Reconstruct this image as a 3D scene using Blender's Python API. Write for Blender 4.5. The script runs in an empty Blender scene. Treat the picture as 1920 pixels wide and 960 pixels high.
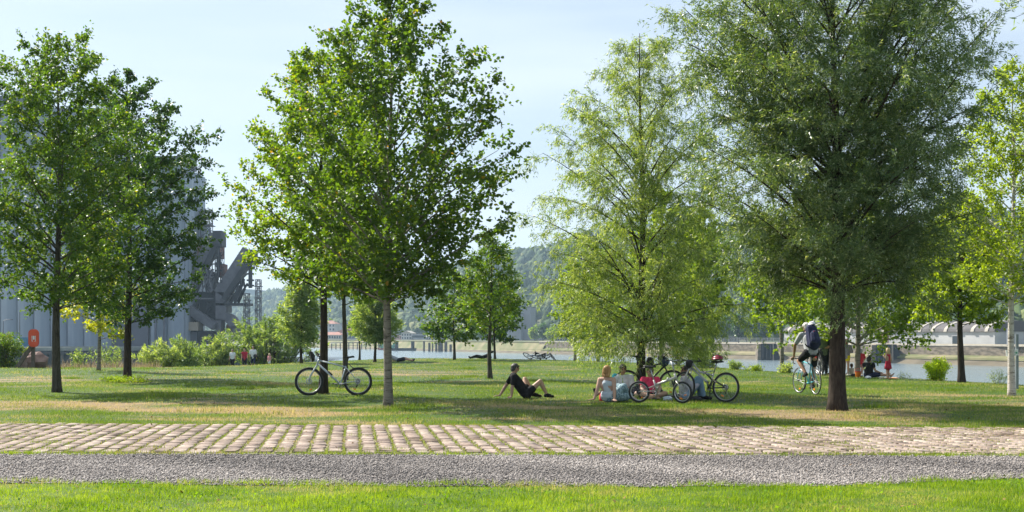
import bpy, math, random
import numpy as np
from mathutils import Vector, Matrix

R = math.radians
PI = math.pi
S = bpy.context.scene
COL = S.collection

# ------------------------------------------------------------ camera
EYE = 1.5
FPX = 2400.0          # focal length in pixels of a 1920 wide picture
HOR = 630.0
cam_data = bpy.data.cameras.new("camera")
cam = bpy.data.objects.new("camera", cam_data)
COL.objects.link(cam)
cam.location = (0, 0, EYE)
cam.rotation_euler = (R(90), 0, 0)
cam_data.sensor_width = 36
cam_data.lens = 36 * FPX / 1920
cam_data.shift_y = (HOR - 480) / 1920
cam_data.clip_start = 0.1
cam_data.clip_end = 9000
S.camera = cam

# ------------------------------------------------------------ world and sun
SUN_AZ = -50.0       # degrees from +Y towards +X (so the sun stands behind-left)
SUN_EL = 43.0
world = bpy.data.worlds.new("World")
S.world = world
world.use_nodes = True
wn = world.node_tree
wn.nodes.clear()
w_out = wn.nodes.new("ShaderNodeOutputWorld")
w_bg = wn.nodes.new("ShaderNodeBackground")
w_sky = wn.nodes.new("ShaderNodeTexSky")
w_sky.sky_type = 'NISHITA'
w_sky.sun_disc = False
w_sky.sun_elevation = R(SUN_EL)
w_sky.sun_rotation = R(SUN_AZ)
w_sky.altitude = 0
w_sky.air_density = 1.0
w_sky.dust_density = 1.0
w_sky.ozone_density = 1.6
w_bg.inputs['Strength'].default_value = 0.066
# thin high cirrus streaks mixed over the sky
tc = wn.nodes.new("ShaderNodeTexCoord")
mp = wn.nodes.new("ShaderNodeMapping")
mp.inputs['Scale'].default_value = (1.1, 1.1, 9.0)
mp.inputs['Rotation'].default_value = (R(3), R(-5), 0)
nz = wn.nodes.new("ShaderNodeTexNoise")
nz.inputs['Scale'].default_value = 1.6
nz.inputs['Detail'].default_value = 5
nz.inputs['Roughness'].default_value = 0.5
rp = wn.nodes.new("ShaderNodeValToRGB")
rp.color_ramp.elements[0].position = 0.40
rp.color_ramp.elements[0].color = (0.42, 0.42, 0.42, 1)
rp.color_ramp.elements[1].position = 0.68
rp.color_ramp.elements[1].color = (0.88, 0.88, 0.88, 1)
mx = wn.nodes.new("ShaderNodeMix")
mx.data_type = 'RGBA'
mx.inputs['B'].default_value = (6.5, 7.4, 8.5, 1)
wn.links.new(tc.outputs['Generated'], mp.inputs['Vector'])
wn.links.new(mp.outputs['Vector'], nz.inputs['Vector'])
wn.links.new(nz.outputs['Fac'], rp.inputs['Fac'])
wn.links.new(rp.outputs['Color'], mx.inputs['Factor'])
wn.links.new(w_sky.outputs['Color'], mx.inputs['A'])
wn.links.new(mx.outputs['Result'], w_bg.inputs['Color'])
wn.links.new(w_bg.outputs['Background'], w_out.inputs['Surface'])

sun_data = bpy.data.lights.new("sun", 'SUN')
sun_data.energy = 5.0
sun_data.angle = R(0.53)
sun_data.color = (1.0, 0.94, 0.84)
sun = bpy.data.objects.new("sun", sun_data)
COL.objects.link(sun)
sdir = Vector((math.sin(R(SUN_AZ)) * math.cos(R(SUN_EL)), math.cos(R(SUN_AZ)) * math.cos(R(SUN_EL)), math.sin(R(SUN_EL))))
sun.rotation_euler = sdir.to_track_quat('Z', 'Y').to_euler()
sun.location = (-30, 30, 60)

S.view_settings.view_transform = 'Standard'
S.view_settings.look = 'None'
S.view_settings.exposure = 1.02
S.view_settings.gamma = 1.0
S.render.engine = 'CYCLES'
S.cycles.max_bounces = 7
S.cycles.transmission_bounces = 4
S.cycles.transparent_max_bounces = 6
S.cycles.volume_bounces = 0

# ------------------------------------------------------------ helpers
def depth(y, z=0.0):
    return (EYE - z) * FPX / (y - HOR)

def gp(x, y, z=0.0):
    """point on the level z that stands at photo position x, y"""
    D = depth(y, z)
    return Vector(((x - 960) / FPX * D, D, z))

def up(x, y, D):
    return Vector(((x - 960) / FPX * D, D, EYE - (y - HOR) / FPX * D))

def tag(o, label=None, cat=None, group=None, kind=None):
    if label: o['label'] = label
    if cat: o['category'] = cat
    if group: o['group'] = group
    if kind: o['kind'] = kind
    return o

def empty(name, loc=(0, 0, 0), rz=0.0, label=None, cat=None, group=None):
    o = bpy.data.objects.new(name, None)
    o.empty_display_size = 0.2
    COL.objects.link(o)
    o.location = loc
    o.rotation_euler = (0, 0, rz)
    return tag(o, label, cat, group)

def copy_tree(o, parent=None):
    c = o.copy()
    COL.objects.link(c)
    if parent: c.parent = parent
    for ch in list(o.children):
        copy_tree(ch, c)
    return c

def link_mesh(name, me, m, parent=None):
    o = bpy.data.objects.new(name, me)
    COL.objects.link(o)
    if m is not None and not me.materials:
        me.materials.append(m)
    if parent: o.parent = parent
    return o

class MB:
    """collects faces of one mesh"""
    def __init__(s):
        s.v = []; s.f = []; s.t = []
    def add(s, vs, fs, tint=None):
        n = len(s.v)
        s.v.extend([tuple(p) for p in vs])
        s.f.extend([tuple(i + n for i in f) for f in fs])
        s.t.extend([0.5 if tint is None else tint] * len(vs))
    def box(s, c, d, rot=None, tint=None, taper=1.0):
        hx, hy, hz = d[0] / 2, d[1] / 2, d[2] / 2
        vs = []
        for sz in (-1, 1):
            k = 1.0 if sz < 0 else taper
            for sx, sy in ((-1, -1), (1, -1), (1, 1), (-1, 1)):
                p = Vector((sx * hx * k, sy * hy * k, sz * hz))
                if rot is not None: p = rot @ p
                vs.append(p + Vector(c))
        s.add(vs, [(3, 2, 1, 0), (4, 5, 6, 7), (0, 1, 5, 4), (1, 2, 6, 5), (2, 3, 7, 6), (3, 0, 4, 7)], tint)
    def bar(s, a, b, w, h, upv=(0, 0, 1)):
        """box of section w x h from a to b"""
        a = Vector(a); b = Vector(b); d = b - a
        L = d.length
        x = d.normalized(); u = Vector(upv)
        y = u.cross(x)
        if y.length < 1e-4: y = Vector((0, 1, 0)).cross(x)
        y.normalize(); z = x.cross(y)
        m = Matrix((x, y, z)).transposed()
        s.box((a + b) / 2, (L, w, h), m)
    def tube(s, pts, rad, n=8, cap=True, tint=None):
        pts = [Vector(p) for p in pts]
        if not hasattr(rad, '__len__'): rad = [rad] * len(pts)
        vs = []; fs = []
        ref = None
        for i, p in enumerate(pts):
            if i == 0: t = pts[1] - pts[0]
            elif i == len(pts) - 1: t = pts[-1] - pts[-2]
            else: t = pts[i + 1] - pts[i - 1]
            t.normalize()
            if ref is None:
                ref = Vector((0, 0, 1)) if abs(t.z) < 0.9 else Vector((1, 0, 0))
            a = ref - t * ref.dot(t)
            if a.length < 1e-5: a = t.orthogonal()
            a.normalize(); ref = a
            b = t.cross(a)
            for k in range(n):
                an = 2 * PI * k / n
                vs.append(p + (a * math.cos(an) + b * math.sin(an)) * rad[i])
        for i in range(len(pts) - 1):
            for k in range(n):
                fs.append((i * n + k, i * n + (k + 1) % n, (i + 1) * n + (k + 1) % n, (i + 1) * n + k))
        if cap:
            fs.append(tuple(range(n - 1, -1, -1)))
            fs.append(tuple((len(pts) - 1) * n + k for k in range(n)))
        s.add(vs, fs, tint)
    def sphere(s, c, r, nu=10, nv=7, scale=(1, 1, 1), rot=None, tint=None, jit=0.0, rnd=None):
        vs = []; fs = []
        def P(p):
            if jit: p = p * (1 + rnd.uniform(-jit, jit))
            p = Vector((p.x * scale[0], p.y * scale[1], p.z * scale[2])) * r
            if rot is not None: p = rot @ p
            return p + Vector(c)
        vs.append(P(Vector((0, 0, -1))))
        for j in range(1, nv):
            ph = -PI / 2 + PI * j / nv
            for i in range(nu):
                th = 2 * PI * i / nu
                vs.append(P(Vector((math.cos(ph) * math.cos(th), math.cos(ph) * math.sin(th), math.sin(ph)))))
        vs.append(P(Vector((0, 0, 1))))
        for i in range(nu):
            fs.append((0, 1 + (i + 1) % nu, 1 + i))
            fs.append((len(vs) - 1, 1 + (nv - 2) * nu + i, 1 + (nv - 2) * nu + (i + 1) % nu))
        for j in range(nv - 2):
            for i in range(nu):
                a = 1 + j * nu
                fs.append((a + i, a + (i + 1) % nu, a + nu + (i + 1) % nu, a + nu + i))
        s.add(vs, fs, tint)
    def torus(s, c, RR, r, axis='y', n=36, m=8, flat=1.0, a0=0.0, a1=2 * PI):
        c = Vector(c); vs = []; fs = []
        full = abs(a1 - a0 - 2 * PI) < 1e-6
        nn = n if full else n + 1
        for i in range(nn):
            a = a0 + (a1 - a0) * i / n
            if axis == 'y': e = Vector((math.cos(a), 0, math.sin(a))); ax = Vector((0, 1, 0))
            elif axis == 'z': e = Vector((math.cos(a), math.sin(a), 0)); ax = Vector((0, 0, 1))
            else: e = Vector((0, math.cos(a), math.sin(a))); ax = Vector((1, 0, 0))
            for k in range(m):
                b = 2 * PI * k / m
                vs.append(c + e * (RR + r * math.cos(b)) + ax * r * flat * math.sin(b))
        for i in range(n):
            j = (i + 1) % nn
            for k in range(m):
                fs.append((i * m + k, i * m + (k + 1) % m, j * m + (k + 1) % m, j * m + k))
        s.add(vs, fs)
    def prism(s, poly, y0, y1):
        """poly: list of (x, z), extruded from y0 to y1"""
        n = len(poly)
        vs = [(x, y0, z) for x, z in poly] + [(x, y1, z) for x, z in poly]
        fs = [tuple(range(n)), tuple(range(2 * n - 1, n - 1, -1))]
        for i in range(n):
            j = (i + 1) % n
            fs.append((i, i + n, j + n, j))
        s.add(vs, fs)
    def mesh(s, name, smooth=False):
        me = bpy.data.meshes.new(name)
        me.from_pydata(s.v, [], s.f)
        at = me.attributes.new("tint", 'FLOAT', 'POINT')
        at.data.foreach_set('value', s.t)
        if smooth: me.shade_smooth()
        return me
    def build(s, name, m, parent=None, smooth=False):
        return link_mesh(name, s.mesh(name, smooth), m, parent)

def np_mesh(name, V, F, tint=None, smooth=False):
    """V (n,3), F (m,k) with k 3 or 4"""
    me = bpy.data.meshes.new(name)
    n = len(V); m, k = F.shape
    me.vertices.add(n)
    me.vertices.foreach_set('co', np.ascontiguousarray(V, dtype=np.float32).ravel())
    me.loops.add(m * k)
    me.loops.foreach_set('vertex_index', np.ascontiguousarray(F, dtype=np.int32).ravel())
    me.polygons.add(m)
    me.polygons.foreach_set('loop_start', np.arange(0, m * k, k, dtype=np.int32))
    try:
        me.polygons.foreach_set('loop_total', np.full(m, k, dtype=np.int32))
    except Exception:
        pass
    if smooth:
        me.polygons.foreach_set('use_smooth', np.ones(m, dtype=bool))
    me.update(calc_edges=True)
    if tint is not None:
        at = me.attributes.new("tint", 'FLOAT', 'POINT')
        at.data.foreach_set('value', np.ascontiguousarray(tint, dtype=np.float32))
    me.validate()
    return me

# ------------------------------------------------------------ materials
def ramp(nt, stops):
    r = nt.nodes.new("ShaderNodeValToRGB")
    el = r.color_ramp.elements
    while len(el) < len(stops): el.new(0.5)
    for e, (p, c) in zip(el, stops):
        e.position = p; e.color = (*c, 1)
    return r

def mat(name, c1, c2=None, scale=6.0, rough=0.6, metal=0.0, bump=0.0, stretch=(1, 1, 1), detail=4, lo=0.35, hi=0.65, spec=0.4, bscale=None):
    m = bpy.data.materials.new(name)
    m.use_nodes = True
    nt = m.node_tree
    b = nt.nodes['Principled BSDF']
    b.inputs['Roughness'].default_value = rough
    b.inputs['Metallic'].default_value = metal
    b.inputs['Specular IOR Level'].default_value = spec
    if c2 is None: c2 = tuple(x * 0.8 for x in c1)
    t = nt.nodes.new("ShaderNodeTexCoord"); mp = nt.nodes.new("ShaderNodeMapping")
    mp.inputs['Scale'].default_value = stretch
    n = nt.nodes.new("ShaderNodeTexNoise")
    n.inputs['Scale'].default_value = scale; n.inputs['Detail'].default_value = detail
    r = ramp(nt, [(lo, c1), (hi, c2)])
    L = nt.links.new
    L(t.outputs['Object'], mp.inputs['Vector']); L(mp.outputs['Vector'], n.inputs['Vector'])
    L(n.outputs['Fac'], r.inputs['Fac']); L(r.outputs['Color'], b.inputs['Base Color'])
    if bump:
        bp = nt.nodes.new("ShaderNodeBump"); bp.inputs['Strength'].default_value = bump
        bp.inputs['Distance'].default_value = 0.02
        if bscale:
            n2 = nt.nodes.new("ShaderNodeTexNoise"); n2.inputs['Scale'].default_value = bscale
            n2.inputs['Detail'].default_value = 5
            L(mp.outputs['Vector'], n2.inputs['Vector']); L(n2.outputs['Fac'], bp.inputs['Height'])
        else:
            L(n.outputs['Fac'], bp.inputs['Height'])
        L(bp.outputs['Normal'], b.inputs['Normal'])
    return m

def leaf_mat(name, cols, trans=0.45, rough=0.5, tcol=None, spec=0.5):
    """cols: stops over the per-leaf tint attribute"""
    m = bpy.data.materials.new(name)
    m.use_nodes = True
    nt = m.node_tree; L = nt.links.new
    b = nt.nodes['Principled BSDF']; out = nt.nodes['Material Output']
    b.inputs['Roughness'].default_value = rough
    b.inputs['Specular IOR Level'].default_value = spec
    a = nt.nodes.new("ShaderNodeAttribute"); a.attribute_name = "tint"
    r = ramp(nt, cols)
    L(a.outputs['Fac'], r.inputs['Fac']); L(r.outputs['Color'], b.inputs['Base Color'])
    tr = nt.nodes.new("ShaderNodeBsdfTranslucent")
    mul = nt.nodes.new("ShaderNodeMix"); mul.data_type = 'RGBA'; mul.blend_type = 'MULTIPLY'
    mul.inputs['Factor'].default_value = 1.0
    mul.inputs['B'].default_value = (*(tcol or (3.0, 2.75, 0.55)), 1)
    L(r.outputs['Color'], mul.inputs['A']); L(mul.outputs['Result'], tr.inputs['Color'])
    mx = nt.nodes.new("ShaderNodeMixShader"); mx.inputs['Fac'].default_value = trans
    L(b.outputs['BSDF'], mx.inputs[1]); L(tr.outputs['BSDF'], mx.inputs[2])
    L(mx.outputs['Shader'], out.inputs['Surface'])
    return m

def grass_mat(name, green1, green2, dry1, dry2, dry_bias, blades=True, band=False):
    """lawn colour: patches of green and straw that depend on the place only"""
    m = bpy.data.materials.new(name); m.use_nodes = True
    nt = m.node_tree; L = nt.links.new
    b = nt.nodes['Principled BSDF']; out = nt.nodes['Material Output']
    b.inputs['Roughness'].default_value = 0.6
    b.inputs['Specular IOR Level'].default_value = 0.10
    t = nt.nodes.new("ShaderNodeTexCoord")
    def noise(sc, det, st=(1, 1, 0)):
        mp = nt.nodes.new("ShaderNodeMapping"); mp.inputs['Scale'].default_value = st
        n = nt.nodes.new("ShaderNodeTexNoise"); n.inputs['Scale'].default_value = sc; n.inputs['Detail'].default_value = det
        L(t.outputs['Object'], mp.inputs['Vector']); L(mp.outputs['Vector'], n.inputs['Vector'])
        return n
    n1 = noise(0.75, 6, (0.42, 1, 0)); n2 = noise(3.0, 4)
    at = nt.nodes.new("ShaderNodeAttribute"); at.attribute_name = "tint"
    def math_(op, a, bb):
        k = nt.nodes.new("ShaderNodeMath"); k.operation = op
        for i, q in enumerate((a, bb)):
            if isinstance(q, (int, float)): k.inputs[i].default_value = q
            else: L(q, k.inputs[i])
        return k.outputs[0]
    rg = ramp(nt, [(0.3, green1), (0.7, green2)])
    gsum = math_('ADD', math_('MULTIPLY', n2.outputs['Fac'], 0.55), math_('MULTIPLY', at.outputs['Fac'], 0.45))
    L(gsum, rg.inputs['Fac'])
    rd = ramp(nt, [(0.3, dry1), (0.7, dry2)])
    L(gsum, rd.inputs['Fac'])
    dsum = math_('ADD', math_('MULTIPLY', n1.outputs['Fac'], 0.75), math_('MULTIPLY', at.outputs['Fac'], 0.25))
    dsum = math_('ADD', dsum, dry_bias)
    if band:
        sp = nt.nodes.new("ShaderNodeSeparateXYZ"); L(t.outputs['Object'], sp.inputs['Vector'])
        # trodden band in front of the first trees, greener strip along the paving
        cr = nt.nodes.new("ShaderNodeMapRange"); cr.inputs['From Min'].default_value = 20; cr.inputs['From Max'].default_value = 40
        L(sp.outputs['Y'], cr.inputs['Value'])
        rb = ramp(nt, [(0.05, (0.0,) * 3), (0.17, (-0.02,) * 3), (0.30, (0.01,) * 3), (0.42, (0.02,) * 3), (0.70, (-0.01,) * 3), (1.0, (0.02,) * 3)])
        L(cr.outputs['Result'], rb.inputs['Fac'])
        dsum = math_('ADD', dsum, rb.outputs['Color'])
    ad = nt.nodes.new('ShaderNodeAttribute'); ad.attribute_name = 'dry'
    dsum = math_('ADD', dsum, ad.outputs['Fac'])
    rm = ramp(nt, [(0.50, (0, 0, 0)), (0.66, (1, 1, 1))])
    L(dsum, rm.inputs['Fac'])
    mx = nt.nodes.new("ShaderNodeMix"); mx.data_type = 'RGBA'
    L(rm.outputs['Color'], mx.inputs['Factor']); L(rg.outputs['Color'], mx.inputs['A']); L(rd.outputs['Color'], mx.inputs['B'])
    L(mx.outputs['Result'], b.inputs['Base Color'])
    if blades:
        tr = nt.nodes.new("ShaderNodeBsdfTranslucent")
        mul = nt.nodes.new("ShaderNodeMix"); mul.data_type = 'RGBA'; mul.blend_type = 'MULTIPLY'
        mul.inputs['Factor'].default_value = 1.0; mul.inputs['B'].default_value = (1.5, 1.45, 0.8, 1)
        L(mx.outputs['Result'], mul.inputs['A']); L(mul.outputs['Result'], tr.inputs['Color'])
        ms = nt.nodes.new("ShaderNodeMixShader"); ms.inputs['Fac'].default_value = 0.45
        L(b.outputs['BSDF'], ms.inputs[1]); L(tr.outputs['BSDF'], ms.inputs[2]); L(ms.outputs['Shader'], out.inputs['Surface'])
    return m

M = {}
M['lawn'] = grass_mat('lawn_soil_and_grass', (0.050, 0.090, 0.016), (0.085, 0.135, 0.024), (0.24, 0.17, 0.10), (0.34, 0.24, 0.17), 0.04, False, True)
M['lawn_blades'] = grass_mat('lawn_blades', (0.105, 0.180, 0.020), (0.215, 0.295, 0.045), (0.35, 0.30, 0.16), (0.50, 0.40, 0.27), -0.035, True, True)
M['near_soil'] = grass_mat('verge_soil', (0.06, 0.10, 0.015), (0.09, 0.15, 0.02), (0.15, 0.13, 0.05), (0.2, 0.16, 0.08), -0.25, False)
M['near_blades'] = grass_mat('verge_blades', (0.12, 0.22, 0.010), (0.33, 0.44, 0.025), (0.36, 0.36, 0.12), (0.42, 0.36, 0.18), -0.05, True)
M['joint_blades'] = grass_mat('joint_blades', (0.13, 0.20, 0.03), (0.24, 0.28, 0.06), (0.30, 0.25, 0.12), (0.36, 0.28, 0.16), -0.05, True)
M['gravel_bed'] = mat('gravel_bed', (0.20, 0.18, 0.165), (0.14, 0.125, 0.115), 60, 0.9, bump=0.4)
M['sett_joint'] = mat('joint_sand', (0.22, 0.18, 0.11), (0.13, 0.13, 0.05), 4, 0.95)
M['bank'] = mat('bank_earth', (0.09, 0.10, 0.035), (0.15, 0.13, 0.07), 0.5, 0.95)
def tint_mat(name, stops, rough=0.85, nscale=40, namp=0.25, bump=0.3):
    m = bpy.data.materials.new(name); m.use_nodes = True
    nt = m.node_tree; L = nt.links.new; b = nt.nodes['Principled BSDF']
    b.inputs['Roughness'].default_value = rough; b.inputs['Specular IOR Level'].default_value = 0.3
    a = nt.nodes.new("ShaderNodeAttribute"); a.attribute_name = 'tint'
    r = ramp(nt, stops); L(a.outputs['Fac'], r.inputs['Fac'])
    t = nt.nodes.new("ShaderNodeTexCoord"); n = nt.nodes.new("ShaderNodeTexNoise")
    n.inputs['Scale'].default_value = nscale; n.inputs['Detail'].default_value = 4
    L(t.outputs['Object'], n.inputs['Vector'])
    r2 = ramp(nt, [(0.3, (1 - namp,) * 3), (0.7, (1.0,) * 3)]); L(n.outputs['Fac'], r2.inputs['Fac'])
    mul = nt.nodes.new("ShaderNodeMix"); mul.data_type = 'RGBA'; mul.blend_type = 'MULTIPLY'; mul.inputs['Factor'].default_value = 1
    L(r.outputs['Color'], mul.inputs['A']); L(r2.outputs['Color'], mul.inputs['B']); L(mul.outputs['Result'], b.inputs['Base Color'])
    if bump:
        bp = nt.nodes.new("ShaderNodeBump"); bp.inputs['Strength'].default_value = bump; bp.inputs['Distance'].default_value = 0.01
        L(n.outputs['Fac'], bp.inputs['Height']); L(bp.outputs['Normal'], b.inputs['Normal'])
    return m
M['sett'] = tint_mat('granite_sett', [(0.0, (0.22, 0.165, 0.135)), (0.2, (0.33, 0.255, 0.215)), (0.6, (0.41, 0.322, 0.268)), (1.0, (0.50, 0.42, 0.355))], 0.9, 22, 0.42, 0.7)
_nt = M['sett'].node_tree; _b = _nt.nodes['Principled BSDF']
_g = _nt.nodes.new('ShaderNodeNewGeometry'); _n = _nt.nodes.new('ShaderNodeTexNoise'); _n.inputs['Scale'].default_value = 1.3; _n.inputs['Detail'].default_value = 6
_r = ramp(_nt, [(0.33, (0.62, 0.58, 0.50)), (0.52, (1, 1, 1)), (0.75, (1.0, 0.93, 0.88))]); _m = _nt.nodes.new('ShaderNodeMix'); _m.data_type = 'RGBA'; _m.blend_type = 'MULTIPLY'; _m.inputs['Factor'].default_value = 1
_src = _b.inputs['Base Color'].links[0].from_socket
_nt.links.new(_g.outputs['Position'], _n.inputs['Vector']); _nt.links.new(_n.outputs['Fac'], _r.inputs['Fac']); _nt.links.new(_src, _m.inputs['A']); _nt.links.new(_r.outputs['Color'], _m.inputs['B']); _nt.links.new(_m.outputs['Result'], _b.inputs['Base Color'])
M['pebble'] = tint_mat('grey_gravel', [(0.0, (0.09, 0.082, 0.078)), (0.3, (0.23, 0.208, 0.195)), (0.7, (0.36, 0.322, 0.295)), (1.0, (0.56, 0.505, 0.46))], 0.8, 60, 0.2, 0)

# ------------------------------------------------------------ terrain
EDGE = [(-260, 50), (-60, 58), (-22.4 * 1.07, 60), (-15.7 * 1.07, 61), (-12.2 * 1.07, 65.5), (-10.9 * 1.07, 72), (-7 * 1.07, 86), (-3.3 * 1.07, 86),
        (2.7, 80), (7.1, 70.6), (10.2, 55.4), (14.0, 44.4), (15.2, 37.9), (16.2, 29), (17.4, 15), (19, 0), (22, -120), (60, -260)]
EP = np.array(EDGE)
def seg_dist(P, A, B):
    d = B - A; t = np.clip(((P - A) @ d) / (d @ d), 0, 1)
    q = A + t[:, None] * d
    return np.hypot(*(P - q).T)
def edge_dist(P):
    """signed distance to the lawn's edge, positive beyond it"""
    dist = np.full(len(P), 1e9)
    for i in range(len(EP) - 1):
        dist = np.minimum(dist, seg_dist(P, EP[i], EP[i + 1]))
    poly = np.vstack([EP, [[60, -300], [-260, -300]]])
    inside = np.zeros(len(P), bool)
    x, y = P[:, 0], P[:, 1]
    n = len(poly)
    for i in range(n):
        x1, y1 = poly[i]; x2, y2 = poly[(i + 1) % n]
        c = ((y1 > y) != (y2 > y))
        xi = (x2 - x1) * (y - y1) / ((y2 - y1) if y2 != y1 else 1e-9) + x1
        inside ^= (c & (x < xi))
    return np.where(inside, -dist, dist)
WATER = -7.6
def lawn_z(P):
    d = edge_dist(P)
    x, y = P[:, 0], P[:, 1]
    und = 0.035 * np.sin(x * 0.55 + 1.3) * np.sin(y * 0.31 + 0.4) + 0.02 * np.sin(x * 1.3 + y * 0.8)
    und *= np.clip((y - 22.5) / 5, 0, 1) * np.clip(-d / 6, 0, 1)
    z = np.where(d > 0, -0.066 * d, 0)
    z = np.where(d > 30, -1.98 - 0.45 * (d - 30), z)
    z = np.maximum(z, -9.0)
    return z + und
def gz(x, y):
    return float(lawn_z(np.array([[x, y]]))[0])

def lawn_grid():
    xs = np.concatenate([np.linspace(-250, -46, 18), np.linspace(-42, 42, 169), np.linspace(46, 120, 12)])
    ys = np.concatenate([np.linspace(-200, 12, 22), np.linspace(13, 100, 234), np.linspace(103, 135, 12)])
    X, Y = np.meshgrid(xs, ys)
    P = np.stack([X.ravel(), Y.ravel()], 1)
    Z = lawn_z(P)
    V = np.column_stack([P, Z])
    nx, ny = len(xs), len(ys)
    i, j = np.meshgrid(np.arange(nx - 1), np.arange(ny - 1))
    a = (j * nx + i).ravel()
    F = np.column_stack([a, a + 1, a + nx + 1, a + nx])
    return np_mesh('lawn', V, F, smooth=True)
tag(link_mesh('lawn', lawn_grid(), M['lawn']), kind='structure')

# river
mw = bpy.data.materials.new('river_water'); mw.use_nodes = True
nt = mw.node_tree; b = nt.nodes['Principled BSDF']
b.inputs['Base Color'].default_value = (0.16, 0.21, 0.235, 1); b.inputs['Roughness'].default_value = 0.16
b.inputs['IOR'].default_value = 1.33
t_ = nt.nodes.new("ShaderNodeTexCoord"); mp_ = nt.nodes.new("ShaderNodeMapping"); mp_.inputs['Scale'].default_value = (0.5, 0.16, 1)
n_ = nt.nodes.new("ShaderNodeTexNoise"); n_.inputs['Scale'].default_value = 0.9; n_.inputs['Detail'].default_value = 6; n_.inputs['Roughness'].default_value = 0.65
bp_ = nt.nodes.new("ShaderNodeBump"); bp_.inputs['Strength'].default_value = 0.55; bp_.inputs['Distance'].default_value = 0.5
nt.links.new(t_.outputs['Object'], mp_.inputs['Vector']); nt.links.new(mp_.outputs['Vector'], n_.inputs['Vector'])
nt.links.new(n_.outputs['Fac'], bp_.inputs['Height']); nt.links.new(bp_.outputs['Normal'], b.inputs['Normal'])
q = MB(); q.add([(-2400, -280, WATER), (2400, -280, WATER), (2400, 3100, WATER), (-2400, 3100, WATER)], [(0, 1, 2, 3)])
tag(q.build('river', mw), kind='structure')

# ------------------------------------------------------------ verge, gravel path, sett paving
def g_near(x):  return 0.035 * np.sin(x * 3.1 + 1) + 0.025 * np.sin(x * 7.7) + np.interp(x, [-9, -5.3, -2.5, 0.2, 2.7, 4.1, 5.5, 9], [13.3, 13.08, 12.85, 12.75, 12.75, 13.05, 13.6, 14.2])
def p_near(x):  return 16.05 - 0.022 * x
def p_far(x):   return 21.1 - 0.058 * x

def strip(name, f0, f1, z, m, x0=-60, x1=60, n=121, tintv=0.5):
    xs = np.linspace(x0, x1, n)
    V = np.vstack([np.column_stack([xs, [f0(x) for x in xs], np.full(n, z)]), np.column_stack([xs, [f1(x) for x in xs], np.full(n, z)])])
    i = np.arange(n - 1)
    F = np.column_stack([i, i + 1, i + 1 + n, i + n])
    return link_mesh(name, np_mesh(name, V, F, np.full(2 * n, tintv)), m)
# verge reaches down to the camera and behind
tag(strip('verge', lambda x: -20.0, lambda x: float(g_near(x)) + 0.1, 0.004, M['near_soil'], n=961), kind='structure')
tag(strip('gravel_path', lambda x: float(g_near(x)) - 0.05, lambda x: p_near(x) + 0.02, 0.010, M['gravel_bed'], n=961), kind='structure')
paving = tag(strip('paved_path', lambda x: p_near(x), lambda x: p_far(x), 0.016, M['sett_joint']), kind='structure')

rng = np.random.default_rng(7)
rnd = random.Random(5)
# setts: worn granite blocks in columns that run away from the camera
def sett_geo(seed):
    r = random.Random(seed)
    w, d, h = 0.170 * r.uniform(.90, 1.07), 0.157 * r.uniform(.94, 1.03), 0.030
    ins = r.uniform(.007, .013)
    vs = []
    for (k, z, i) in ((0, -0.03, 0), (1, h * r.uniform(.45, .6), 0), (2, h, ins)):
        for sx, sy in ((-1, -1), (1, -1), (1, 1), (-1, 1)):
            vs.append((sx * (w / 2 - i) + r.uniform(-.006, .006), sy * (d / 2 - i) + r.uniform(-.005, .005), z + (r.uniform(-.005, .005) if k == 2 else 0)))
    vs.append((r.uniform(-.03, .03), r.uniform(-.03, .03), h + r.uniform(-.002, .005)))
    fs = []
    for k in (0, 1):
        for i in range(4):
            j = (i + 1) % 4
            fs.append((k * 4 + i, k * 4 + j, k * 4 + 4 + j, k * 4 + 4 + i))
    for i in range(4): fs.append((8 + i, 8 + (i + 1) % 4, 12))
    return vs, fs
variants = []
for k in range(28):
    vs, fs = sett_geo(k)
    q = MB(); q.add(vs, fs, (k * 0.618) % 1.0)
    variants.append((q.mesh('paving_stone', False), vs, fs))
    variants[-1][0].materials.append(M['sett'])
ang = math.atan((660 - 960) / FPX)
ca, sa = math.cos(ang), math.sin(ang)
places = []
pitch_x, pitch_y = 0.222, 0.160
for i in range(-56, 56):
    off = rnd.uniform(0, pitch_y)
    yv = -3.0 + off
    while yv < 9:
        u = i * pitch_x + rnd.uniform(-.008, .008)
        # local frame rotated about (0, 16)
        X = u * ca + yv * sa * 1.0
        Y = 16.0 - u * sa * 0.0 + yv * ca
        Y = 16.0 + yv
        X = u * (1 + 0.0) + math.tan(ang) * yv
        if p_near(X) + 0.07 < Y < p_far(X) - 0.05 + rnd.uniform(-.08, .10) and abs(X) < 0.46 * Y + 1.2:
            places.append((X, Y, rnd.uniform(-.004, .004), rnd.uniform(-.035, .035), rnd.randrange(28)))
        yv += pitch_y * rnd.uniform(.95, 1.08)
vis = [p for p in places if abs(p[0]) < 0.4 * p[1]]
vis.sort(key=lambda p: p[1])
near_set = set(id(p) for p in vis[:300])
bigV = []; bigF = []; bigT = []; off = 0
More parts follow.
